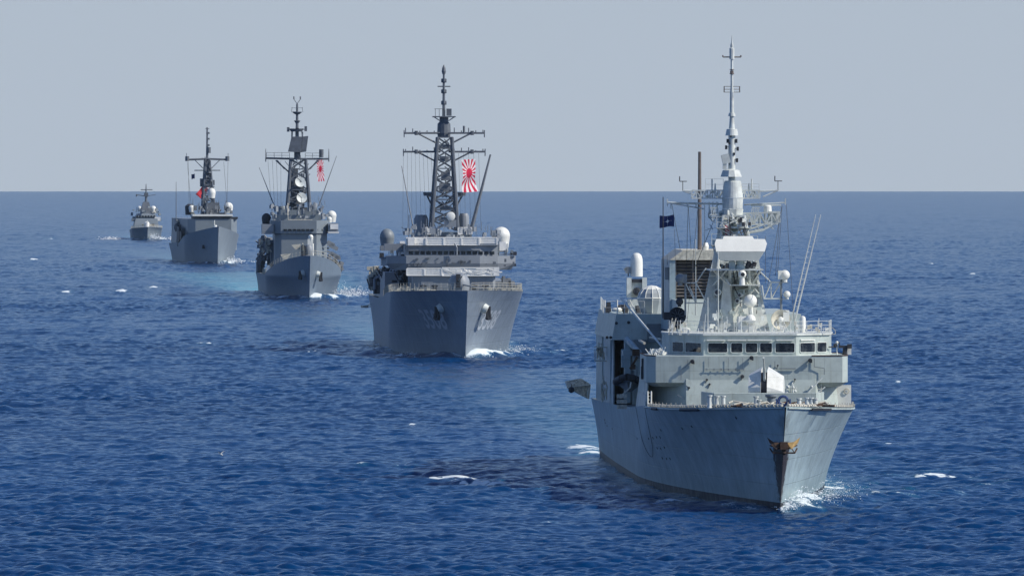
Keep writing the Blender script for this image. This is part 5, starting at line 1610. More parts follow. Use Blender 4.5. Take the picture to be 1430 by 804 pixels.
def bow_anchor(H, side, y, z, mat, parent, s=1.0):
    p, n = H.surf(side, y, z, .0)
    a = empty("anchor", p); a.parent = parent
    up = Vector((0, 0, 1)); al = n.cross(up).normalized()
    m = MB()
    m.rod(n * .05, n * .75 * s, .75 * s, .62 * s, 12); m.build("hawse_bolster", M["mast1"], a, smooth=True)
    m = MB(); t = n * .85 * s
    m.rod(t + up * .6 * s, t - up * 1.2 * s, .34 * s, .30 * s, 6)
    for q_ in (-1, 1):
        m.rod(t - up * 1.1 * s, t - up * 1.1 * s + al * q_ * .8 * s, .22 * s, n=6); m.rod(t - up * 1.1 * s + al * q_ * .75 * s, t + al * q_ * .65 * s - up * .1 * s, .26 * s, .10 * s, 6)
    m.build("anchor_flukes", M['black'], a)
    return a

def rough_row(m, pts, n, h, rng_=random, r=(.03, .09)):
    """small deck fittings scattered along a path"""
    for k in range(n):
        i = rng_.randrange(len(pts) - 1); t = rng_.random()
        a = Vector(pts[i]).lerp(Vector(pts[i + 1]), t)
        hh = h * rng_.uniform(.3, 1)
        if k % 3: m.rod(a, a + Vector((rng_.uniform(-.2, .2), 0, hh)), rng_.uniform(*r), n=4)
        else: m.box(a + Vector((0, 0, hh * .3)), (rng_.uniform(.2, .7), rng_.uniform(.2, .5), hh * .6))

def build_training_ship():
    T = empty("training_ship", (S2['x'], S2['y'], S2['z']), S2['th'])
    tag(T, "grey training ship with figures 3508 and white canvas bridge screens", "warship", "warships sailing in column")
    q = Px(S2)
    H = Hull(L=138, B=9.0, sheer=[(-7, 9.15), (0, 9.1), (20, 8.75), (45, 8.2), (60, 7.4), (80, 7.0), (138, 6.8)], rake=6.5, ent_wl=58, ent_dk=36, p_wl=1.7, p_dk=2.1, wl_ratio=.93, flare=1.5, stern=.94)
    hull = H.build(M['hull2'], T); H.build_deck(M['deck'], T, drop=.05); D = H.deck
    def find(px, py, side):
        b = min(((abs(q.x(px, y) - side * H.half(y, q.z(py, y))), y) for y in [k * .2 for k in range(-25, 400)]), key=lambda t: t[0]); return b[1], q.z(py, b[1])
    y1, z1 = find(606, 447, -1); hull_text(H, -1, "3508", y1, z1, 3.5, M['number2'], hull, stretch=1.5)
    y2, z2 = find(682, 448, 1); hull_text(H, 1, "3508", y2, z2, 3.5, M['number2'], hull, stretch=1.5)
    for side, px, py in ((-1, 617, 430), (1, 675, 430)):
        y, z = find(px, py, side); bow_anchor(H, side, y, z, 'sup2', T, .95)
    m = MB()
    for side in (-1, 1):
        m2 = edge_rail(H, side, -5, 60, 1.05, 1.9, 3, .022, .15, .035); m2.build("guard_rail", M['cream'], T)
    for side in (-1, 1):
        m = MB(); rough_row(m, [(side * (H.half(y, D(y) - .01) - .6), y, D(y)) for y in range(-3, 48, 4)], 60, .9)
        m.build_each("deck_fitting", M['midgrey'], T)
    for side in (-1, 1):
        m = MB(); rough_row(m, [(side * (H.half(y, D(y) - .01) - .35), y, D(y)) for y in range(0, 52, 4)], 40, .7)
        m.build_each("life_saving_gear", M['cream'], T)
    # gun
    g = empty("gun_mount", (q.x(641, 20), 20, D(20))); g.parent = T
    m = MB(); m.lathe([(1.35, 0), (1.45, .8), (1.40, 1.5), (1.05, 2.1), (.5, 2.35), (0, 2.4)], (0, 0, 0), 18); g1 = m.build("turret_shell", M['sup2'], g, smooth=True)
    m = MB(); m.bx(-.45, .15, -1.5, -.9, .4, 2.3); m.build("gun_slot", M['dark'], g)
    m = MB(); m.rod((-.1, -1, 1.3), (.2, -5.0, 2.1), .14, .09, 8); m.rod((.4, -1.3, .9), (3.2, -3.0, .3), .12, .09, 6); m.build_each("barrel", M['sup2'], g)
    # block below the bridge
    YF = 38; z0 = D(40) - .2
    m = MB(); a, b = q.x(577, YF), q.x(692, YF); zc = q.z(392 - 6, YF)
    m.prism([(a, YF + .6), (a + 1.1, YF), (b - .35, YF), (b, YF + .35), (b, 58), (a, 58)], z0, q.z(374.5, YF)); m.build("front_house", M['sup2'], T)
    for px, py in ((591, 401), (607, 401), (662, 401), (678, 401)):
        m = MB(); m.box((q.x(px, YF - .8), YF - .7, q.z(py, YF)), (.55, .4, .7)); m.box((q.x(px, YF - .8), YF - .7, q.z(py - 2, YF)), (.9, .3, .2)); m.build("deck_vent", M['dark'], T)
    # canvas dodger with folds, upper and lower
    def canvas(px0, px1, py0, py1, y, nm="canvas_screen", plain=None):
        m = MB(); xa, xb, za, zb = q.x(px0, y), q.x(px1, y), q.z(py1, y), q.z(py0, y)
        m.bx(xa, xb, y - .10, y + .05, za, zb)
        m.rod((xa, y - .12, zb), (xb, y - .12, zb), .08, n=5); m.rod((xa, y - .12, za), (xb, y - .12, za), .08, n=5)
        if not plain:
            n = max(1, int((xb - xa) / 2.1))
            for i in range(n + 1): m.bx(xa + (xb - xa) * i / n - .09, xa + (xb - xa) * i / n + .09, y - .22, y - .101, za, zb)
            for k in (1, 2): zz = za + (zb - za) * k / 3; m.bx(xa, xb, y - .16, y - .102, zz - .09, zz + .09)
        else:
            random.seed(3)
            for k in range(40):
                x = random.uniform(xa, xb - 1); m.rod((x, y - .13, random.uniform(za + .15, zb - .1)), (x + random.uniform(.6, 1.6), y - .13, random.uniform(za + .1, zb - .2)), random.uniform(.05, .11), n=5)
        return m.build(nm, M['canvas'], T)
    canvas(568, 617, 375, 384.5, YF - .15); canvas(617, 697, 374, 385, YF - .2, plain=1)
    m = MB(); m.bx(q.x(689, YF), q.x(697, YF), YF - .4, YF + .2, q.z(385, YF), q.z(373, YF)); m.build("canvas_screen", M['canvas'], T)
    # bridge
    zw0 = q.z(368, 40)
    m = MB()
    P = [(q.x(567, 40), 39.6), (q.x(670, 40), 39.6), (q.x(695, 41), 40.6), (q.x(720, 42), 42.3), (q.x(720, 42), 46), (-9.0, 46), (q.x(539, 42), 42), (q.x(541, 41), 41)]
    zt = q.z(357.5, 40); zb = q.z(374, 40)
    P2 = [(x * (.93 if abs(x) > 7 else 1), y + .4) for x, y in P]
    m.prism(P2, zb - .3, zb + .6, 'z', P); m.prism(P, zb + .6, zt); m.build("bridge_wing", M['sup2'], T)
    m = MB(); W = [(q.x(567, 40), 40.2), (q.x(670, 40), 40.2), (q.x(695, 41), 41), (q.x(695, 46), 50), (q.x(567, 46), 50)]
    m.prism(W, zt - .05, q.z(342, 40)); wh = m.build("wheelhouse", M['sup2'], T)
    zz0, zz1 = q.z(355.5, 40), q.z(351, 40)
    for k in range(15):
        px = 571 + k * 8.1
        if px > 668: y = 40.3 + (px - 668) / 27 * .7 - .14
        else: y = 40.15
        m = MB(); m.bx(q.x(px, y), q.x(px + 6.0, y), y, y + .1, zz0, zz1); m.build("window", M['glass'], wh)
    m = MB(); m.bx(q.x(566, 40), q.x(671, 40), 39.9, 40.2, zz1 + .12, zz1 + .2); m.bx(q.x(566, 40), q.x(671, 40), 39.95, 40.2, zz0 - .2, zz0 - .1); m.build_each("window_ledge", M['sup2'], wh)
    m = MB(); m.bx(q.x(566, 38.5), q.x(697, 40), 40, 50, q.z(342, 40), q.z(340.5, 40)); m.build("wheelhouse_roof", M['sup2'], wh)
    canvas(567, 595, 332, 342, 39.9, plain=1); canvas(595, 669, 332, 342, 39.8); canvas(669, 694, 332, 342, 40.2)
    m = MB(); m.tube([(q.x(635, 39), 39.2, q.z(340, 39)), (q.x(638, 39), 39.1, q.z(346, 39)), (q.x(638, 39), 39.2, q.z(356, 39))], .12, 6); m.build("searchlight", M['sup2'], T)
    m = MB(); m.box((q.x(574, 39.7), 39.4, q.z(337, 40)), (.9, .5, 1.1)); m.build("canvas_bundle", M['canvas'], T)
    # wing ends
    for px, py, w, h, mt in ((559, 346, 9, 12, 'sup2'), (562, 342, 7, 10, 'canvas'), (702, 344, 9, 12, 'canvas'), (546, 345, 18, 9, 'sup2')):
        m = MB(); m.bx(q.x(px - w / 2, 44), q.x(px + w / 2, 44), 44, 46, q.z(py + h / 2, 44), q.z(py - h / 2, 44)); m.build("flag_locker", M[mt], T)
    m = MB(); m.prism([(q.x(533, 46), 46), (q.x(541, 46), 44), (q.x(541, 46), 50), (q.x(533, 46), 50)], q.z(371, 46), q.z(360, 46)); m.bx(q.x(530, 46), q.x(548, 46), 45, 48, q.z(361, 46), q.z(358.5, 46)); m.build_each("lookout_wing", M['hull2'], T)
    m = MB(); m.bx(q.x(694, 42), q.x(720, 42), 42.0, 42.28, zt + .12, zt + .32); m.build("wing_capping", M['canvas'], T)
    m = MB()
    for px, py, w in ((719, 354, .5), (719, 370, .35), (714, 354, .3), (690, 362, .3), (688, 366, .25), (703, 363, .25), (562, 357, .4), (533, 356, .6)): m.box((q.x(px, 42), 41.9, q.z(py, 42)), (w, .4, w))
    m.build_each("wing_fitting", M['dark'], T)
    m = MB()
    for k in range(30):
        px = random.choice([random.uniform(540, 566), random.uniform(695, 720), random.uniform(570, 694)]); y = 41
        zz = zt if (px < 566 or px > 695) else q.z(333, 40)
        m.rod((q.x(px, y), y + .8, zz - .3), (q.x(px, y), y + .8, zz + random.uniform(.5, 1.3)), .05, n=4)
        if k % 3 == 0: m.box((q.x(px, y), y + .8, zz + .6), (.35, .3, .4))
    m.build_each("stanchion", M['midgrey'], T)
    m = MB(); random.seed(80)
    for k in range(80):
        px = random.uniform(566, 696); a = q.p(px, random.uniform(316, 333), random.uniform(46, 50))
        if k % 2: m.box(a, (random.uniform(.2, .8), .4, random.uniform(.2, .8)), random.random())
        else: m.rod(a, a + Vector((0, 0, random.uniform(.4, 1.5))), .05, n=4)
    m.build_each("roof_fitting", M['sup2'], T)
    m = MB()
    for k in range(26):
        px = random.uniform(570, 718); a = (q.x(px, 39.4), 39.5, q.z(random.uniform(360, 371), 40))
        m.box(a, (random.uniform(.1, .5), .15, random.uniform(.1, .5)))
    m.build_each("wall_fitting", M['mast2'], T)
    # radomes either side
    y = 56; dome(T, (q.x(540.5, y), y, q.z(331, y)), 1.02, 'midgrey', sz=1.15, label="grey radome to starboard")  # starboard radome in grey paint, the port one white
    y = 56; dome(T, (q.x(700, y), y, q.z(329, y)), 1.22, 'white')
    m = MB(); m.bx(q.x(531, 56), q.x(552, 56), 55, 58, q.z(350, 56), q.z(343, 56)); m.bx(q.x(690, 56), q.x(708, 56), 55, 58, q.z(352, 56), q.z(341, 56)); m.build_each("radome_seat", M['sup2'], T)
    m = MB(); m.bx(q.x(705, 56) - .05, q.x(709, 56), 54.9, 55.2, q.z(352, 56), q.z(340, 56)); m.build("radome_ladder", M['white'], T)
    m = MB()
    zq = q.z(334, 52)
    m.bx(q.x(592, 52), q.x(659, 52), 48, 56, zq - 2, q.z(333, 52)); m.bx(q.x(597, 52), q.x(658, 52), 50, 56, q.z(333, 52), q.z(318, 52) - .6)
    m.build("upper_house", M['midgrey'], T)
    canvas(594, 612, 318, 327, 49.9, plain=1); canvas(640, 659, 318, 327, 49.9)
    for px, w, py0, py1 in ((588, 20, 300, 332), (648, 14, 298, 320)):
        m = MB(); m.lathe([(w * .051, 0), (w * .051, (py1 - py0) * .1 * .8), (w * .038, (py1 - py0) * .1)], (q.x(px, 62), 62, q.z(py1, 62)), 16); m.build("director_tower", M['sup2'], T, smooth=True)
    m = MB(); c = (q.x(629.5, 49), 49, q.z(302, 49)); m.lathe([(.2, .5), (.55, .35), (.62, 0), (.5, -.06), (.1, -.1)], c, 18, (0, 1, 0)); m.build("fire_control_dish", M['white'], T, smooth=True)
    m = MB(); m.box((q.x(629, 50), 50, q.z(312, 50)), (1.6, 1.2, 1.0)); m.rod((q.x(629, 50), 50, q.z(318, 50)), (q.x(629, 50), 50, q.z(302, 50)), .3, n=8); m.build("dish_pedestal", M['sup2'], T)
    # mast
    ms = empty("lattice_mast", (0, 0, 0)); ms.parent = T
    Y = 62; x = lambda px: q.x(px, Y); z = lambda py: q.z(py, Y)
    m = MB(); lattice(m, (x(602), x(638), 58, 66), (x(611), x(631), 60.5, 63.5), z(322), z(192), 9, .24, .10); m.build("mast_lattice", M['mast2'], ms)
    m = MB()
    for k in range(34):
        t = random.random(); py = 318 - 120 * t; w = 16 - 7 * t
        m.rod((x(620 + random.uniform(-w, w)), random.uniform(60, 64), z(py)), (x(620 + random.uniform(-w, w)), random.uniform(60, 64), z(py - random.uniform(4, 12))), .07, n=4)
    m.build_each("mast_bracing", M['mast2'], ms)
    m = MB()
    for py, w, h, px in ((306, 14, 6, 620), (291, 16, 6, 622), (262, 15, 14, 621), (246, 12, 14, 622), (222, 12, 8, 620), (205, 14, 7, 620)): m.box((x(px), 61.5, z(py)), (w * .1, 1.6, h * .09))
    m.build_each("mast_cabinet", M['sup2'], ms)
    m = MB(); m.bx(x(597), x(645), 59, 64.5, z(275), z(273.5))
    for s2 in (-1, 1):
        m.lathe([(.5, 0), (.62, .5)], (x(620 + s2 * 24), 60, z(273.5)), 10); m.rod((x(620 + s2 * 24), 60, z(274)), (x(620 + s2 * 16), 60, z(290)), .12, n=5)
    m.build("mast_platform", M['mast2'], ms)
    m = MB()
    for py, w in ((186, 56), (212, 57)):
        for s2 in (-1, 1):
            X0 = x(620 + s2 * 6); X1 = x(620 + s2 * w)
            m.rod((X0, 61, z(py)), (X1, 61, z(py)), .14, n=5)
            m.rod((x(620 + s2 * 9), 61, z(py + 15)), (x(620 + s2 * 36), 61, z(py + 1)), .12, n=5)
            m.rod((X1, 61, z(py + 6)), (X1, 61, z(py - 4)), .10, n=4)
            for k in range(5):
                pp = 620 + s2 * (14 + k * 10); m.rod((x(pp), 61, z(py)), (x(pp), 61, z(py - random.uniform(2, 8))), .09, n=4)
            m.lathe([(.25, -.3), (.25, .3)], (x(620 + s2 * 39), 61, z(py)), 6)
    m.rod((x(647.5), 61, z(186)), (x(647.5), 61, z(176)), .16, n=5)
    m.build("yardarm", M['mast2'], ms)
    m = MB(); m.lathe([(.85, z(192)), (.95, z(186)), (.9, z(173)), (.62, z(170)), (.62, z(164))], (x(620), 62, 0), 12); m.bx(x(604), x(636), 60.8, 63.2, z(164), z(162.5))
    for s2 in (-1, 1): m.rod((x(620 + 15 * s2), 61, z(163)), (x(620 + 6 * s2), 61, z(169)), .1, n=4)
    m.bx(x(607), x(618), 61, 63, z(152.5), z(152)); m.rod((x(607.5), 61, z(163)), (x(607.5), 61, z(152)), .05, n=4); m.rod((x(613), 61, z(163)), (x(613), 61, z(152)), .05, n=4); m.box((x(627), 62, z(157)), (.7, .6, 1.0))
    m.build("mast_head", M['mast2'], ms)
    m = MB(); m.rod((x(619.8), 62, z(163)), (x(619.8), 62, z(96)), .24, .14, 8); m.rod((x(611), 62, z(121)), (x(629), 62, z(121)), .08, n=5)
    for py in (144, 128, 113):
        m.lathe([(.2, -.3), (.32, -.1), (.32, .3)], (x(619.8), 62, z(py)), 8)
        for s2 in (-1, 1): m.box((x(619.8 + 3 * s2), 62, z(py)), (.14, .3, .5))
    m.lathe([(.2, 0), (.3, .4), (.22, .9), (.05, 1.3)], (x(619.8), 62, z(104)), 8); m.build("topmast", M['mast2'], ms)
    m = MB()
    for k in range(9):
        px = 563 + k * 5.5; m.rod((x(px), 61, z(214)), (x(px - 2 + k), 58, z(325)), .02, n=4)
    for k in range(5): px = 640 + k * 7; m.rod((x(px), 61, z(214)), (x(px + 2), 58, z(330)), .02, n=4)
    m.build_each("halyard", M['wire'], ms)
    m = MB(); m.rod((x(657), 58, z(318)), (x(684), 60, z(216)), .30, .13, 6)
    for k in range(12):
        pass
    m.build("whip_aerial_mast", M['mast2'], T)
    m = MB(); m.rod(q.p(577, 318, 50), q.p(561, 232, 55), .09, .05, 5); m.build("whip_antenna", M['mast2'], T)
    m = MB(); m.rod(q.p(571, 338, 50), q.p(571, 300, 50), .08, n=4); m.rod(q.p(560, 317, 50), q.p(572, 324, 50), .05, n=4); m.build("whip_antenna", M['mast2'], T)
    # starboard waist: davits, boats, awnings
    m = MB(); m.bx(-8.6, -5.6, 62, 110, D(80), q.z(378, 80) ); m.build("waist_house", M['sup2'], T)
    m = MB(); random.seed(5)
    for k in range(70):
        px = random.uniform(517, 566); py = random.uniform(372, 402) + max(0, (566 - px)) * .12; yy = random.uniform(44, 60) + (566 - px) * .9
        a = q.p(px, min(py, 404), yy)
        if k % 2: m.box(a, (random.uniform(.3, 1.2), random.uniform(.3, 1.0), random.uniform(.3, 1.3)), random.random())
        else: m.rod(a, a + Vector((random.uniform(-.8, .8), random.uniform(-1, 1), random.uniform(.5, 1.6))), .1, n=5)
    m.build_each("waist_equipment", M['dark'], T)
    m = MB()
    for k in range(20):
        a = q.p(random.uniform(516, 545), random.uniform(374, 384), 90); m.box(a, (random.uniform(.3, .9), .6, random.uniform(.3, .8)), random.random())
    for k in range(10): a = q.p(random.uniform(516, 522), random.uniform(385, 404), 96); m.box(a, (.4, .5, random.uniform(.4, 1)), random.random())
    m.build_each("awning_bundle", M['cream'], T)
    m = MB()
    A = [(524, 404), (524, 390), (537, 383), (541, 383), (541, 386), (530, 391), (526, 396)]
    m.tube([q.p(px, py, 84) for px, py in ((523, 404), (523, 389), (540, 382))], .2, 6); m.rod(q.p(528, 404, 84), q.p(528, 393, 84), .15, n=6); m.rod(q.p(540, 384, 84), q.p(529, 391, 84), .15, n=6)
    m.build("boat_davit", M['sup2'], T)
    # port waist
    m = MB()
    for k in range(36):
        px = random.uniform(699, 724); yy = random.uniform(50, 90); m.box(q.p(px, 404 - (724 - px) * .8 * random.random() - random.random() * 4, yy), (random.uniform(.2, .8), .5, random.uniform(.2, .7)), random.random())
    m.build_each("port_waist_equipment", M['mast2'], T)
    m = MB(); m.bx(5.2, 8.7, 62, 110, D(80), q.z(390, 80)); m.bx(-5.2, 5.2, 60, 110, D(80), q.z(345, 75)); m.build_each("after_house", M['sup2'], T)
    m = MB(); a = q.p(509, 428, 112); m.box(a, (.8, .8, .35), .5); m.rod(a, (-8.9, 112, a.z + .4), .07, n=5); m.rod(a + Vector((.3, 0, 0)), (-8.9, 113, a.z), .07, n=5); m.build("outboard_platform", M['cream'], T)
    bpy.context.view_layer.update()
    W_ = lambda v: T.matrix_world @ Vector(v)
    fl = flag_mesh("flag", 4.6, 2.0, M['sunray'], W_((q.x(663, 64), 64, q.z(222, 64))), 0, .38, 1.5, .0)
    fl.rotation_euler = (0, R(86), .35)
    tag(fl, "red and white sixteen-ray ensign at the mast of the second ship, with figures 3508", "flag")
    return T
build_training_ship()

# ================================================================== third ship: destroyer
def build_destroyer():
    T = empty("destroyer", (S3['x'], S3['y'], S3['z']), S3['th'])
    tag(T, "dark grey destroyer with two stacked round dishes on her mast, third in the line", "warship", "warships sailing in column")
    q = Px(S3)
    kn = lambda y: max(.5, min(1.0, 4.35 / H.deck(y)))
    H = Hull(L=126, B=7.5, sheer=[(-6, 8.6), (0, 8.45), (8, 7.9), (20, 6.7), (32, 5.4), (44, 4.4), (126, 4.0)], rake=5.5, ent_wl=56, ent_dk=44, p_wl=1.7, p_dk=1.9, wl_ratio=.94, flare=1.7, stern=.97, knuckle=kn)
    hull = H.build(M['hull3'], T); H.build_deck(M['deck'], T, drop=.05); D = H.deck
    def find(px, py, side):
        b = min(((abs(q.x(px, y) - side * H.half(y, q.z(py, y))), y) for y in [k * .2 for k in range(-25, 300)]), key=lambda t: t[0]); return b[1], q.z(py, b[1])
    y, z = find(442.5, 383, 1); bow_anchor(H, 1, y, z, 'sup2', T, .95)
    # the starboard anchor hangs just beside the stem
    bow_anchor(H, -1, 0.2, q.z(381, 0), 'sup2', T, .9)
    for side in (-1, 1):
        m2 = edge_rail(H, side, -4, 70, 1.0, 2.5, 2, .03, .15, .04); m2.build("guard_rail", M['cream'], T)
    m = MB(); c = (q.x(424, 22), 22, D(22)); g = empty("gun_mount", c); g.parent = T
    s_ = (S3['y'] + 22) / F
    m.lathe([(.8, 0), (.95, .8), (.85, 1.6), (.5, 2.1), (0, 2.2)], (1.0, .3, 1.8), 16); m.lathe([(1.5, 0), (1.2, 1.9)], (.4, .3, 0), 14); m.build("turret_shell", M['sup2'], g, smooth=True)
    m = MB(); m.bx(-.5, .3, -1.2, .2, .6, 3.8); m.build("gun_cradle", M['dark'], g)
    m = MB(); m.rod((-.1, -.5, 2.6), (-.3, -4.5, 4.2), .2, .12, 6); m.prism([(-2.4, 3.9), (-.6, 4.1), (-.7, 3.0), (-1.6, 3.0)], -.3, .5, 'y'); m.build_each("barrel", M['cream'], g)
    m = MB(); m.ball((q.x(434, 26), 26, q.z(331, 26)), .5, 14); m.lathe([(.4, -1.2), (.48, 0)], (q.x(434, 26), 26, q.z(331, 26)), 12); m.box((q.x(433, 26), 26, q.z(338, 26)), (1.0, .8, 1.2)); m.rod((q.x(436, 26), 26, D(26)), (q.x(436, 26), 26, q.z(340, 26)), .3, n=6); m.build_each("close_in_gun", M['white'], T)
    m = MB(); a = q.p(400, 359, 20); m.prism([(a.x - 1.2, a.z + .5), (a.x + .9, a.z + .7), (a.x + .2, a.z - .3), (a.x - .6, a.z - .4)], 20, 20.6, 'y'); m.build("deck_screen", M['cream'], T)
    YF = 42; z0 = D(42) - .1
    m = MB()
    P = [(q.x(384, 44), 44.5), (q.x(393, 42), 42), (q.x(442, 42), 42), (q.x(457, 44), 45), (q.x(457, 52), 70), (q.x(384, 52), 70)]
    m.prism(P, z0 - .5, q.z(326, 42)); m.build("front_house", M['sup4'], T)
    m = MB()
    W = [(q.x(378, 44), 44.2), (q.x(392, 42), 41.5), (q.x(442, 42), 41.5), (q.x(459, 44), 44.8), (q.x(459, 44), 52), (q.x(378, 44), 52)]
    m.prism(W, q.z(326, 42) + .01, q.z(308, 42)); m.build("wheelhouse", M['sup4'], T)
    for px in [384 + 6.2 * k for k in range(12)]:
        y = 41.45 if 392 <= px <= 437 else 41.45 + (.2 + (392 - px) / 14 * 2.7 if px < 392 else (px - 437) / 17 * 3)
        m = MB(); m.bx(q.x(px, y), q.x(px + 4.4, y), y - .15, y + .6, q.z(322.5, 42), q.z(319.8, 42)); m.build("window", M['glass'], T)
    m = MB(); m.bx(q.x(366, 44), q.x(382, 44), 43, 50, q.z(324, 44), q.z(313, 44)); m.bx(q.x(458, 44), q.x(472, 44), 43, 50, q.z(323, 44), q.z(312, 44)); m.bx(q.x(457, 44), q.x(473, 44), 42.8, 50, q.z(326, 44), q.z(323.2, 44)); m.bx(q.x(366, 44), q.x(380, 44), 42.8, 50, q.z(327, 44), q.z(324.4, 44))
    m.build_each("bridge_wing", M['sup2'], T)
    m = MB(); m.bx(q.x(461, 44), q.x(472, 44), 42.7, 42.95, q.z(320, 44), q.z(313, 44)); m.bx(q.x(458, 44), q.x(473, 44), 42.5, 42.75, q.z(325.5, 44), q.z(323.6, 44)); m.build_each("canvas_screen", M['canvas'], T)
    for k in range(7): 
        m = MB(); m.bx(q.x(443, 44), q.x(456, 44), 43.2 + .3, 44.0, q.z(334 + 6 * k, 44), q.z(333.3 + 6 * k, 44)); m.build("wall_rung", M['sup4'], T)
    dome(T, q.p(372, 305, 58), .95, 'dark', sz=1.1, label="dark radome to starboard"); dome(T, q.p(463, 301, 58), .98, 'white')  # starboard radome in dark paint, the port one white
    dome(T, q.p(381, 307, 46), .48, 'white'); dome(T, q.p(460, 306, 46), .5, 'white'); dome(T, q.p(445, 296, 50), .36, 'white'); dome(T, q.p(432.5, 300, 50), .36, 'white')
    m = MB(); m.lathe([(1.1, 0), (1.1, 2.2), (.9, 2.6)], q.p(394, 306, 60), 14); m.lathe([(.75, 0), (.75, 2.6), (.5, 2.9)], q.p(438, 306, 60), 14); m.build_each("director_tower", M['sup4'], T, smooth=True)
    m = MB(); rail_path(m, [q.p(380, 308, 43), q.p(402, 308, 42)], 1.0, 1.5, 2, .03, .05); m.build("roof_rail", M['midgrey'], T)
    m = MB(); m.rod(q.p(402, 307, 42), q.p(402, 284, 46), .1, n=5); m.rod(q.p(402, 307, 41.6), q.p(436, 307, 41.6), .09, n=5); m.build("roof_edge", M['cream'], T)
    m = MB(); m.bx(q.x(386, 50), q.x(448, 50), 46, 60, q.z(309, 48), q.z(300, 48)); m.bx(q.x(392, 50), q.x(444, 50), 48, 60, q.z(300, 48) + .01, q.z(293, 48)); m.build("upper_house", M['sup4'], T)
    m = MB(); random.seed(77)
    for k in range(60):
        px = random.uniform(378, 458); py = random.uniform(286, 306); a = q.p(px, py, random.uniform(44, 47))
        if k % 2: m.box(a, (random.uniform(.2, .9), .5, random.uniform(.3, 1.1)), random.random())
        else: m.rod(a, a + Vector((random.uniform(-.3, .3), 0, random.uniform(.5, 2.0))), .07, n=4)
    m.build_each("bridge_roof_fitting", M['sup2'], T)
    m = MB()
    for k in range(60):
        py = random.uniform(228, 300); w_ = 9 + (py - 228) * .1; a = q.p(417 + random.uniform(-w_, w_), py, random.uniform(51, 56))
        if k % 3 == 0: m.box(a, (random.uniform(.3, .9), .6, random.uniform(.3, 1.0)), random.random())
        else: m.rod(a, a + Vector((random.uniform(-1.5, 1.5), 0, random.uniform(.5, 2.2))), .08, n=4)
    m.build_each("mast_fitting", M['mast2'], T)
    ms = empty("lattice_mast", (0, 0, 0)); ms.parent = T
    Y = 54; x = lambda px: q.x(px, Y); z = lambda py: q.z(py, Y)
    m = MB(); lattice(m, (x(400), x(434), 49, 58), (x(406), x(427), 52, 56), z(308), z(222), 6, .30, .15); m.build("mast_lattice", M['mast2'], ms)
    for py in (254, 276):
        m = MB(); m.lathe([(.1, .55), (.55, .45), (.98, .0), (1.05, -.05), (.9, -.02), (.5, .12), (.05, .2)], (x(418 + (py - 254) * .1), 48.3, z(py)), 22, (-.25, 1, -.3)); m.build("round_dish", M['mast1'], ms, smooth=True)
        m = MB(); m.rod((x(412), 47.6, z(py - 7)), (x(420), 47.2, z(py)), .07, n=5); m.rod((x(418), 48.5, z(py)), (x(418), 52, z(py)), .2, n=5); m.box((x(418), 52.5, z(py + 9)), (1.8, 1.6, 1.0)); m.build_each("dish_mounting", M['mast2'], ms)
    m = MB(); m.bx(x(406), x(416), 53, 56, z(308), z(235)); m.box((x(424), 53, z(300)), (1.4, 1.5, 3.0)); m.build_each("cable_trunk", M['mast2'], ms)
    m = MB()
    for s2 in (-1, 1):
        m.rod((x(415), 53, z(222)), (x(415 + s2 * 44), 53, z(222 - (1 if s2 < 0 else 0))), .2, n=5); m.rod((x(415 + s2 * 44), 53, z(226)), (x(415 + s2 * 44), 53, z(208)), .12, .06, 5)
        m.rod((x(415 + s2 * 10), 53, z(242)), (x(415 + s2 * 30), 53, z(224)), .14, n=5); m.rod((x(415 + s2 * 28), 53, z(224)), (x(415 + s2 * 18), 53, z(236)), .12, n=5)
    rail_path(m, [(x(372), 52.5, z(221)), (x(404), 52.5, z(221))], 1.1, 1.6, 2, .05, .06); rail_path(m, [(x(426), 52.5, z(221)), (x(446), 52.5, z(221))], 1.0, 1.6, 2, .05, .06)
    m.bx(x(404), x(428), 51.5, 57, z(223), z(221)); m.lathe([(.45, 0), (.45, 1.6)], (x(448.5), 53, z(220)), 10)
    m.build("yardarm", M['mast2'], ms)
    m = MB()
    m.prism([(x(402), z(212)), (x(407), z(191)), (x(422), z(191)), (x(419), z(213))], 51, 53.5, 'y'); m.prism([(x(419.5), z(213)), (x(422.3), z(191)), (x(430), z(190)), (x(427), z(212))], 51.3, 53.0, 'y'); m.box((x(415), 53.5, z(217)), (1.2, 1.6, 1.4))
    m.build("air_search_radar", M['mast2'], ms)
    m = MB(); 
    m.rod((x(407), 54, z(212)), (x(408), 54, z(184)), .16, n=5); m.rod((x(424), 54, z(212)), (x(422), 54, z(184)), .16, n=5); m.rod((x(415), 54.5, z(213)), (x(415), 54.5, z(184)), .35, n=6)
    m.lathe([(1.1, 0), (1.5, .6)], (x(414), 54, z(184)), 12); m.lathe([(.9, 0), (.3, .01)], (x(414), 54, z(179)), 12)
    m.box((x(402.5), 54, z(181)), (.5, .6, .9)); m.box((x(427), 54, z(180)), (.5, .6, 1.0)); m.rod((x(402), 54, z(181)), (x(427), 54, z(181)), .07, n=4)
    m.rod((x(415), 54, z(182)), (x(415), 54, z(145)), .34, .2, 8); m.lathe([(.25, 0), (.65, .6), (.2, .7)], (x(415), 54, z(173)), 10); m.lathe([(.4, 0), (.95, .4), (.95, .55)], (x(415), 54, z(160)), 12)
    for s2 in (-1, 1): m.rod((x(415 + 8 * s2), 54, z(157)), (x(415 + 7 * s2), 54, z(150)), .06, n=4); m.rod((x(415), 54, z(145)), (x(415 + 4.5 * s2), 54, z(139)), .08, n=4); m.rod((x(415 + 4.5 * s2), 54, z(139)), (x(415 + 4.5 * s2), 54, z(135)), .13, n=5)
    m.rod((x(407), 54, z(151)), (x(423), 54, z(151)), .05, n=4)
    m.build("topmast", M['mast2'], ms)
    m = MB()
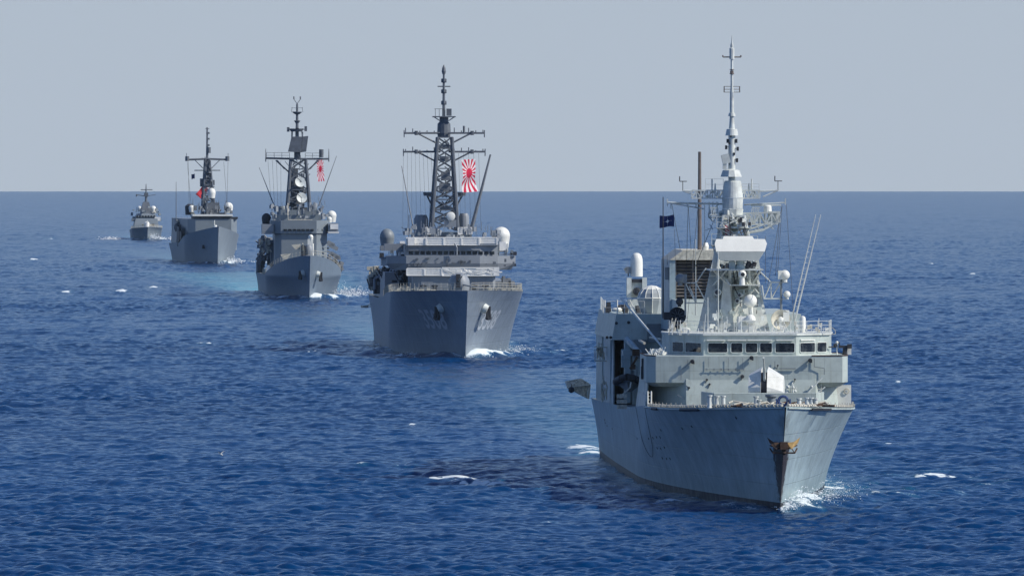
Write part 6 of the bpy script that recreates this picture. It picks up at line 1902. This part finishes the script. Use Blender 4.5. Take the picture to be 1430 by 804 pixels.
    for k in range(4): m.rod((x(374 + 6 * k), 53, z(224)), (x(380 + 4 * k), 52, z(306)), .03, n=4)
    m.build_each("halyard", M['wire'], ms)
    for a, b in (((384, 290), (362, 234)), ((445, 288), (470, 218))):
        m = MB(); m.rod(q.p(*a, 56), q.p(*b, 60), .12, .05, 5); m.build("whip_antenna", M['mast2'], T)
    # waist both sides: boats, davits, torpedo tubes
    random.seed(8)
    m = MB()
    for k in range(60):
        px = random.uniform(361, 381); py = random.uniform(330, 366); yy = random.uniform(60, 80)
        a = q.p(px, py, yy)
        if k % 2: m.box(a, (random.uniform(.4, 1.3), 1, random.uniform(.4, 1.4)), random.random(), random.random())
        else: m.rod(a, a + Vector((random.uniform(-1.4, 1.4), 0, random.uniform(-1.5, 1.5))), .15, n=5)
    m.tube([q.p(361, 380, 70), q.p(361, 366, 70), q.p(366, 360, 70), q.p(377, 357, 70)], .45, 6); m.box(q.p(363, 373, 72), (1.5, 2, 2.2))
    m.build_each("boat_davit", M['mast2'], T)
    m = MB()
    for k in range(14): m.box(q.p(random.uniform(362, 378), random.uniform(332, 352), 58), (random.uniform(.2, .5), .4, random.uniform(.5, 1.1)), 0, 0, random.uniform(-.8, .8))
    m.build_each("life_saving_gear", M['cream'], T)
    m = MB(); m.bx(q.x(377.5, 62), q.x(385, 62), 60, 66, D(60), q.z(335, 62)); m.build("screen_pillar", M['hull3'], T)
    m = MB()
    for px, py, w in ((462, 340, 1.6), (466, 345, 1.8), (468, 357, 2.0), (472, 360, 1.2), (460, 352, .9), (463, 365, 1.0), (474, 372, .8), (458, 342, 1.0)):
        m.box(q.p(px, py, 62), (w, 1.5, w * .45), 0, 0, R(28))
    m.build_each("canister", M['sup2'], T)
    m = MB()
    for k in range(34): px = random.uniform(457, 477); m.box(q.p(px, random.uniform(345 + (px - 457) * 1.0, 376 + (px - 457) * .2), random.uniform(60, 75)), (random.uniform(.2, .9), .6, random.uniform(.2, .9)), random.random(), 0, random.random())
    m.build_each("port_waist_equipment", M['mast2'], T)
    bpy.context.view_layer.update()
    W_ = lambda v: T.matrix_world @ Vector(v)
    m = MB(); a = q.p(448.5, 214, 54)
    fl = flag_mesh("flag", 4.3, 1.35, M['sunray'], W_(q.p(451, 223, 55)), 0, .2, 1.6, .0, ph=1.0)
    fl.rotation_euler = (0, R(85), .15)
    tag(fl, "narrow red and white sun-ray ensign under the third ship's yardarm", "flag")
build_destroyer()

# ================================================================== fourth ship: frigate with high straight bow
def build_far_frigate():
    T = empty("frigate", (S4['x'], S4['y'], S4['z']), S4['th'])
    tag(T, "grey boxy frigate with sharp straight bow, sailing fourth in the line", "warship", "warships sailing in column")
    q = Px(S4)
    H = Hull(L=128, B=7.4, sheer=[(-5, 10.2), (0, 9.8), (20, 8.3), (45, 6.6), (62, 5.3), (128, 4.7)], rake=4.5, ent_wl=50, ent_dk=38, p_wl=1.5, p_dk=1.7, wl_ratio=.88, flare=1.2, stern=.97)
    H.build(M['hull4'], T); H.build_deck(M['deck'], T, drop=.05); D = H.deck
    p, n = H.surf(-1, 12, 4.6, .05); m = MB(); m.box(p, (.8, 1.6, 1.0)); m.build("anchor", M['dark'], T)
    YF = 42
    m = MB(); P = [(q.x(273, 42), 42), (q.x(323, 42), 42), (q.x(331, 44), 45), (q.x(331, 44), 110), (-7.2, 110), (q.x(262, 50), 62), (q.x(262, 50), 50)]
    m.prism(P, D(60) - 2, q.z(306, 42)); m.build("superstructure", M['sup4'], T)
    m = MB(); m.prism([(q.x(274, 42), 42), (q.x(321, 42), 42), (q.x(324, 44), 44), (q.x(324, 44), 56), (q.x(270, 44), 56), (q.x(270, 44), 44)], q.z(306, 42) + .01, q.z(302, 42)); m.build("wheelhouse", M['dark'], T)
    m = MB(); m.bx(q.x(269, 42), q.x(325, 42), 41.5, 56, q.z(302, 42) + .01, q.z(299.5, 42)); m.build("wheelhouse_roof", M['white'], T)
    m = MB(); m.bx(q.x(319, 42), q.x(332, 44), 43, 50, q.z(306, 42) + .02, q.z(303, 42)); m.build("bridge_wing", M['dark'], T)
    m = MB(); m.frus((-7.3, q.x(262, 90), 80, 112), (-7.0, q.x(262, 90), 81, 112), D(90), q.z(313, 90)); m.build("hangar", M['sup4'], T)
    m = MB(); m.bx(q.x(250, 79), q.x(261, 79), 79.6, 79.99, q.z(343, 79), q.z(318, 79)); m.build("boat_bay_shade", M['dark'], T)  # solid dark box: the shade inside the bay recess, painted as colour
    m = MB(); m.bx(-7.35, -7.2, 63, 76, D(70) + .3, D(70) + 4.4); m.bx(-7.35, -7.2, 50, 60, D(55) + .3, D(55) + 2.6); m.build_each("waist_opening_shade", M['dark'], T)  # dark slabs on the side wall paint in the shade of openings
    m = MB(); random.seed(31)
    for k in range(30):
        py = random.uniform(226, 298); w_ = 2.5 + (py - 226) * .1
        a = q.p(289.5 + random.uniform(-w_, w_), py, 56.5)
        if k % 2: m.box(a, (random.uniform(.4, 1.3), 1, random.uniform(.4, 1.3)), random.random())
        else: m.rod(a, a + Vector((random.uniform(-1.2, 1.2), 0, random.uniform(.5, 2))), .12, n=4)
    m.build_each("mast_fitting", M['mast2'], T)
    m = MB()
    random.seed(12)
    for k in range(40): px = random.uniform(245, 262); m.box(q.p(px, random.uniform(309, 318) + (262 - px) * .2, random.uniform(76, 84)), (random.uniform(.3, 1.0), .6, random.uniform(.3, 1.2)), random.random())
    for k in range(14): m.box(q.p(random.uniform(250, 262), random.uniform(322, 343), 70), (random.uniform(.5, 1.2), .8, random.uniform(.5, 2)), random.random())
    m.build_each("waist_equipment", M['mast2'], T)
    m = MB()
    for px in (264, 268, 276): m.rod(q.p(px, 345 - (px - 260) * .4, 55), q.p(px, 328 - (px - 264) * .2, 55), .12, n=4)
    for k in range(9): m.box(q.p(248 + 2.0 * k, 308.5, 82), (.5, .5, .6))
    m.build_each("life_saving_gear", M['cream'], T)
    m = MB(); a = q.p(301, 318, 18); m.lathe([(.7, 0), (.65, .8), (.2, 1.5)], (a.x, 18, q.z(322, 18)), 12); m.rod((a.x - .3, 18, a.z), (a.x - .3, 18, a.z + 2.0), .12, n=5); m.build("missile_launcher", M['white'], T)
    dome(T, q.p(267.5, 290.5, 50), .8, 'white'); dome(T, q.p(319, 289, 50), 1.25, 'white')
    m = MB(); m.lathe([(1.1, -1.0), (1.2, 1.4), (.4, 2.0)], q.p(264.5, 295, 52), 12); m.build("director_tower", M['dark'], T, smooth=True)
    m = MB(); m.bx(q.x(288, 52), q.x(306, 52), 50, 58, q.z(300, 52), q.z(283, 52)); m.bx(q.x(306, 52), q.x(313, 52), 50, 58, q.z(300, 52), q.z(297, 52)); m.build_each("mast_house", M['mast2'], T)
    dome(T, q.p(295.5, 269, 51), 1.1, 'white', sz=1.15)
    m = MB(); random.seed(78)
    for k in range(50):
        px = random.uniform(268, 325); a = q.p(px, random.uniform(288, 300), random.uniform(44, 52))
        if k % 2: m.box(a, (random.uniform(.3, 1.1), .5, random.uniform(.3, 1.2)), random.random())
        else: m.rod(a, a + Vector((0, 0, random.uniform(.6, 2.2))), .08, n=4)
    m.build_each("deck_equipment", M['mast2'], T)
    ms = empty("lattice_mast", (0, 0, 0)); ms.parent = T
    Y = 60; x = lambda px: q.x(px, Y); z = lambda py: q.z(py, Y)
    m = MB(); lattice(m, (x(282), x(300), 56, 62), (x(286), x(292), 57, 60), z(300), z(222), 8, .3, .18); m.build("mast_lattice", M['mast2'], ms)
    m = MB(); m.bx(x(287), x(293), 57, 60, z(262), z(225)); m.box((x(283), 58, z(255)), (1.6, 1.6, 2.2)); m.box((x(295), 58, z(255)), (1.6, 1.6, 1.4)); m.build("mast_cabinet", M['mast2'], ms)
    m = MB()
    for s2 in (-1, 1):
        m.rod((x(289), 58, z(222)), (x(289 + s2 * 28), 58, z(223)), .28, n=5); m.rod((x(289 + 6 * s2), 58, z(235)), (x(289 + s2 * 17), 58, z(224)), .14, n=4); m.rod((x(289), 58, z(238)), (x(289 + 18 * s2), 58, z(238)), .18, n=4)
        m.lathe([(.55, -.6), (.55, .7)], (x(289 + 28 * s2), 58, z(222)), 8); m.rod((x(289 + 29 * s2), 58, z(222)), (x(289 + 29 * s2), 58, z(214)), .1, n=4)
    m.build("yardarm", M['mast2'], ms)
    m = MB(); m.rod((x(289), 58.5, z(225)), (x(289), 58.5, z(178)), .36, .2, 6); m.rod((x(286.5), 58.5, z(180)), (x(292), 58.5, z(180)), .12, n=4)
    for py in (186, 194, 203): m.box((x(290), 58.5, z(py)), (.9, .6, .5))
    m.lathe([(.6, 0), (.6, 1.6)], (x(291), 58.5, z(214)), 8); m.build("topmast", M['mast2'], ms)
    m = MB()
    for a, b in ((261, 266), (262.5, 263), (318, 315.5), (312, 316)): m.rod((x(a), 58, z(226)), (x(b), 55, z(290)), .05, n=4)
    m.build_each("halyard", M['wire'], ms)
    m = MB(); m.rod(q.p(246, 310, 84), q.p(246, 254, 84), .12, .06, 5); m.build("whip_antenna", M['mast2'], T)
    bpy.context.view_layer.update()
    W_ = lambda v: T.matrix_world @ Vector(v)
    fl = flag_mesh("flag", 3.4, 2.2, M['red'], W_(q.p(284, 258, 66)), math.pi, .35, 1.2, .0)
    fl.rotation_euler = (0, R(-50), .2)
    tag(fl, "plain red flag flying beside the mast of the fourth ship, the boxy frigate", "flag")
    f2 = flag_mesh("flag", .9, 1.3, M['navy'], W_(q.p(272, 243, 58)), math.pi, .1, 1, .1)
    tag(f2, "tiny dark signal flag hanging under the yardarm of the fourth ship", "flag")
build_far_frigate()

# ================================================================== fifth ship, the smallest and farthest
def build_patrol_ship():
    T = empty("patrol_ship", (S5['x'], S5['y'], S5['z']), S5['th'])
    tag(T, "small hazy grey warship with two white domes, farthest and last in the line", "warship", "warships sailing in column")
    q = Px(S5)
    H = Hull(L=72, B=5.6, sheer=[(-3, 4.8), (0, 4.6), (20, 4.0), (40, 3.6), (72, 3.2)], rake=3.0, ent_wl=32, ent_dk=16, p_wl=1.7, p_dk=2.2, wl_ratio=.94, flare=1.5, stern=.95)
    H.build(M['hull4'], T); H.build_deck(M['deck'], T, drop=.05); D = H.deck
    for side in (-1, 1):
        m = edge_rail(H, side, -2, 22, .8, 1.8, 2, .07, .1, .09); m.build("guard_rail", M['cream'], T)
    m = MB(); m.frus((-4.6, 4.6, 22, 50), (-3.8, 4.0, 24, 50), D(22), q.z(305, 24)); m.build("front_house", M['sup4'], T)
    m = MB(); m.bx(q.x(184, 26), q.x(225, 26), 25, 34, q.z(309, 26), q.z(305, 26) + .0); m.build("bridge_wing", M['sup4'], T)
    m = MB(); m.bx(q.x(216, 25), q.x(224, 25), 24.6, 25, q.z(308.5, 25), q.z(303, 25)); m.build("canvas_screen", M['canvas'], T)
    m = MB(); m.frus((q.x(188, 26), q.x(220, 26), 25.5, 44), (q.x(192, 28), q.x(216, 28), 27, 44), q.z(305, 26) + .01, q.z(298, 26)); m.build("wheelhouse", M['sup4'], T)
    for k in range(7):
        m = MB(); px = 190 + k * 4; m.bx(q.x(px, 25.3), q.x(px + 2.8, 25.3), 25.2, 25.8, q.z(303.5, 25), q.z(301, 25)); m.build("window", M['glass'], T)
    m = MB(); m.frus((q.x(196, 28), q.x(213, 28), 28, 40), (q.x(200, 30), q.x(208, 30), 30, 36), q.z(298, 28) + .01, q.z(282, 28)); m.build("mast_house", M['mast2'], T)
    m = MB(); m.rod(q.p(204, 283, 32), q.p(204, 257, 32), .55, .12, 8); m.rod(q.p(196.5, 265, 32), q.p(213, 265, 32), .16, n=5); m.rod(q.p(191, 272, 32), q.p(204, 274, 32), .14, n=5); m.rod(q.p(204, 274, 32), q.p(217, 272, 32), .1, n=5); m.box(q.p(204, 272, 32), (1.5, 1.2, 1.4)); m.lathe([(.3, -.4), (.3, .4)], q.p(191, 273, 32), 8)
    m.build("pole_mast", M['mast2'], T)
    dome(T, q.p(195, 291, 30), .85, 'white'); dome(T, q.p(214, 291.5, 30), 1.05, 'white')
    m = MB(); m.rod(q.p(214, 298, 30), q.p(215, 292, 30), .9, n=8); m.build("dome_seat", M['cream'], T)
    m = MB(); random.seed(79)
    for k in range(50):
        px = random.uniform(184, 224); py = random.uniform(288, 306) + abs(px - 204) * .2; a = q.p(px, py, random.uniform(25, 40))
        if k % 2: m.box(a, (random.uniform(.4, 1.3), .5, random.uniform(.4, 1.3)), random.random())
        else: m.rod(a, a + Vector((0, 0, random.uniform(.6, 2.0))), .1, n=4)
    m.build_each("upper_deck_gear", M['sup4'], T)
    g = MB(); c = q.p(205, 312, 12); g.lathe([(1.0, -1.2), (.9, .2), (.4, .7)], c, 12); g.rod(c, c + Vector((.2, -2.5, .9)), .15, n=6); g.build("gun_mount", M['canvas'], T)
    m = MB()
    random.seed(4)
    for k in range(8): m.box(q.p(random.uniform(196, 215), 314, 14), (random.uniform(.5, 1.2), .5, random.uniform(.4, .8)))
    m.build_each("deck_equipment", M['cream'], T)
build_patrol_ship()

# ------------------------------------------------------------------ spray thrown up at the stems
def spray(S, pts, n, seed, label):
    """droplets and torn sheets of white water"""
    rs = random.Random(seed); m = MB(); c, sn = math.cos(S['th']), math.sin(S['th'])
    for k in range(n):
        a = rs.choice(pts)
        t = rs.random()
        x, y, z, rx, ry, rz, r = a
        p = Vector((x + rs.gauss(0, rx), y + rs.gauss(0, ry), max(.02, z + abs(rs.gauss(0, rz)))))
        w = Vector((S['x'] + p.x * c - p.y * sn, S['y'] + p.x * sn + p.y * c, S['z'] + p.z))
        rr = r * rs.uniform(.25, 1.0) * (1 if rs.random() < .85 else 1.8)
        # a crumpled octahedron
        v = [w + Vector(d) * rr * rs.uniform(.5, 1.4) for d in ((1, 0, 0), (-1, 0, 0), (0, 1, 0), (0, -1, 0), (0, 0, .7), (0, 0, -.7))]
        m.add(v, [(0, 2, 4), (2, 1, 4), (1, 3, 4), (3, 0, 4), (2, 0, 5), (1, 2, 5), (3, 1, 5), (0, 3, 5)])
    mt = M.get('foam')
    if mt is None:
        mt = bpy.data.materials.new("white_water"); mt.use_nodes = True
        b = mt.node_tree.nodes["Principled BSDF"]; b.inputs["Base Color"].default_value = (.80, .84, .86, 1); b.inputs["Roughness"].default_value = .9
        M['foam'] = mt
    o = m.build("bow_spray", mt)
    tag(o, label, "spray", kind='stuff')
spray(S1, [(.6, 1, .1, .4, .8, .25, .07), (1.6, 4, .2, .6, 1.5, .55, .08), (2.6, 7, .1, .8, 2, .5, .08), (3.6, 10, .1, 1.0, 3, .35, .06), (4.6, 16, .4, 1.0, 5, .5, .045), (5.8, 24, .3, 1.0, 6, .6, .04)], 2600, 1, "white water bursting from the port side of the nearest ship's stem")
spray(S2, [(.5, 1, .1, .5, 1, .2, .08), (2.4, 7, .1, .8, 3, .3, .08), (6.5, 22, .2, 1.2, 6, .4, .07), (8.8, 34, .2, 1.0, 8, .4, .07), (-2.5, 8, .1, .8, 3, .15, .07), (-6, 20, .1, 1, 6, .15, .07)], 2200, 2, "white water along the waterline at the bow of the ship with figures 3508")
spray(S3, [(1, 2, .1, .6, 1, .2, .12), (3.5, 12, .1, 1, 4, .3, .12), (8.6, 34, .3, 1.5, 8, .9, .13), (10.5, 44, .2, 2, 8, .6, .13), (-7.8, 60, .1, 1, 8, .3, .12)], 2200, 3, "white bow wave of the third ship, the destroyer with two dishes")
spray(S4, [(1, 2, .1, .8, 2, .25, .14), (4.5, 14, .2, 1, 4, .7, .16), (7, 20, .1, 1.6, 5, .4, .16), (10, 30, .0, 2, 6, .2, .15)], 1500, 4, "white bow wave of the fourth ship, the boxy grey frigate")
spray(S5, [(1.5, 2, .4, 1.2, 1, .9, .22), (5, 10, .1, 2, 3, .4, .22), (8.5, 14, .1, 2.2, 4, .3, .22), (-8.5, 14, .1, 2.2, 4, .35, .22), (-13, 20, .1, 1.8, 4, .4, .22)], 1500, 5, "white bow wave of the farthest, smallest ship")

# ------------------------------------------------------------------ a gull low over the water
def gull():
    d = 12800 * 22.2 / (636 - Y0) ; x = (308 - 715) / F * d
    b = empty("seabird", (x, d, 25.3 - 22.2 + .1), R(35))
    tag(b, "small white seabird flying low over open water at the left", "bird")
    m = MB(); m.lathe([(.01, -.22), (.05, -.15), (.075, 0), (.06, .12), (.045, .17), (.04, .20), (.015, .25)], (0, 0, 0), 10, (.2, -1, -.25))
    for s2 in (-1, 1):
        m.add([(0, .06, .03), (0, -.08, .03), (s2 * .22, -.06, .20), (s2 * .52, .06, .26), (s2 * .20, .10, .19)], [(0, 1, 2, 4), (4, 2, 3)])
        m.add([(0, .06, .045), (0, -.08, .045), (s2 * .22, -.06, .215), (s2 * .52, .06, .262), (s2 * .20, .10, .205)], [(4, 2, 1, 0), (3, 2, 4)])
    m.add([(0, .18, .03), (-.07, .34, .04), (.07, .34, .04)], [(0, 1, 2)])
    m.v = [(x_ * 1.0, y_, z_) for x_, y_, z_ in m.v]
    m.build("plumage", M['white'], b)
gull()
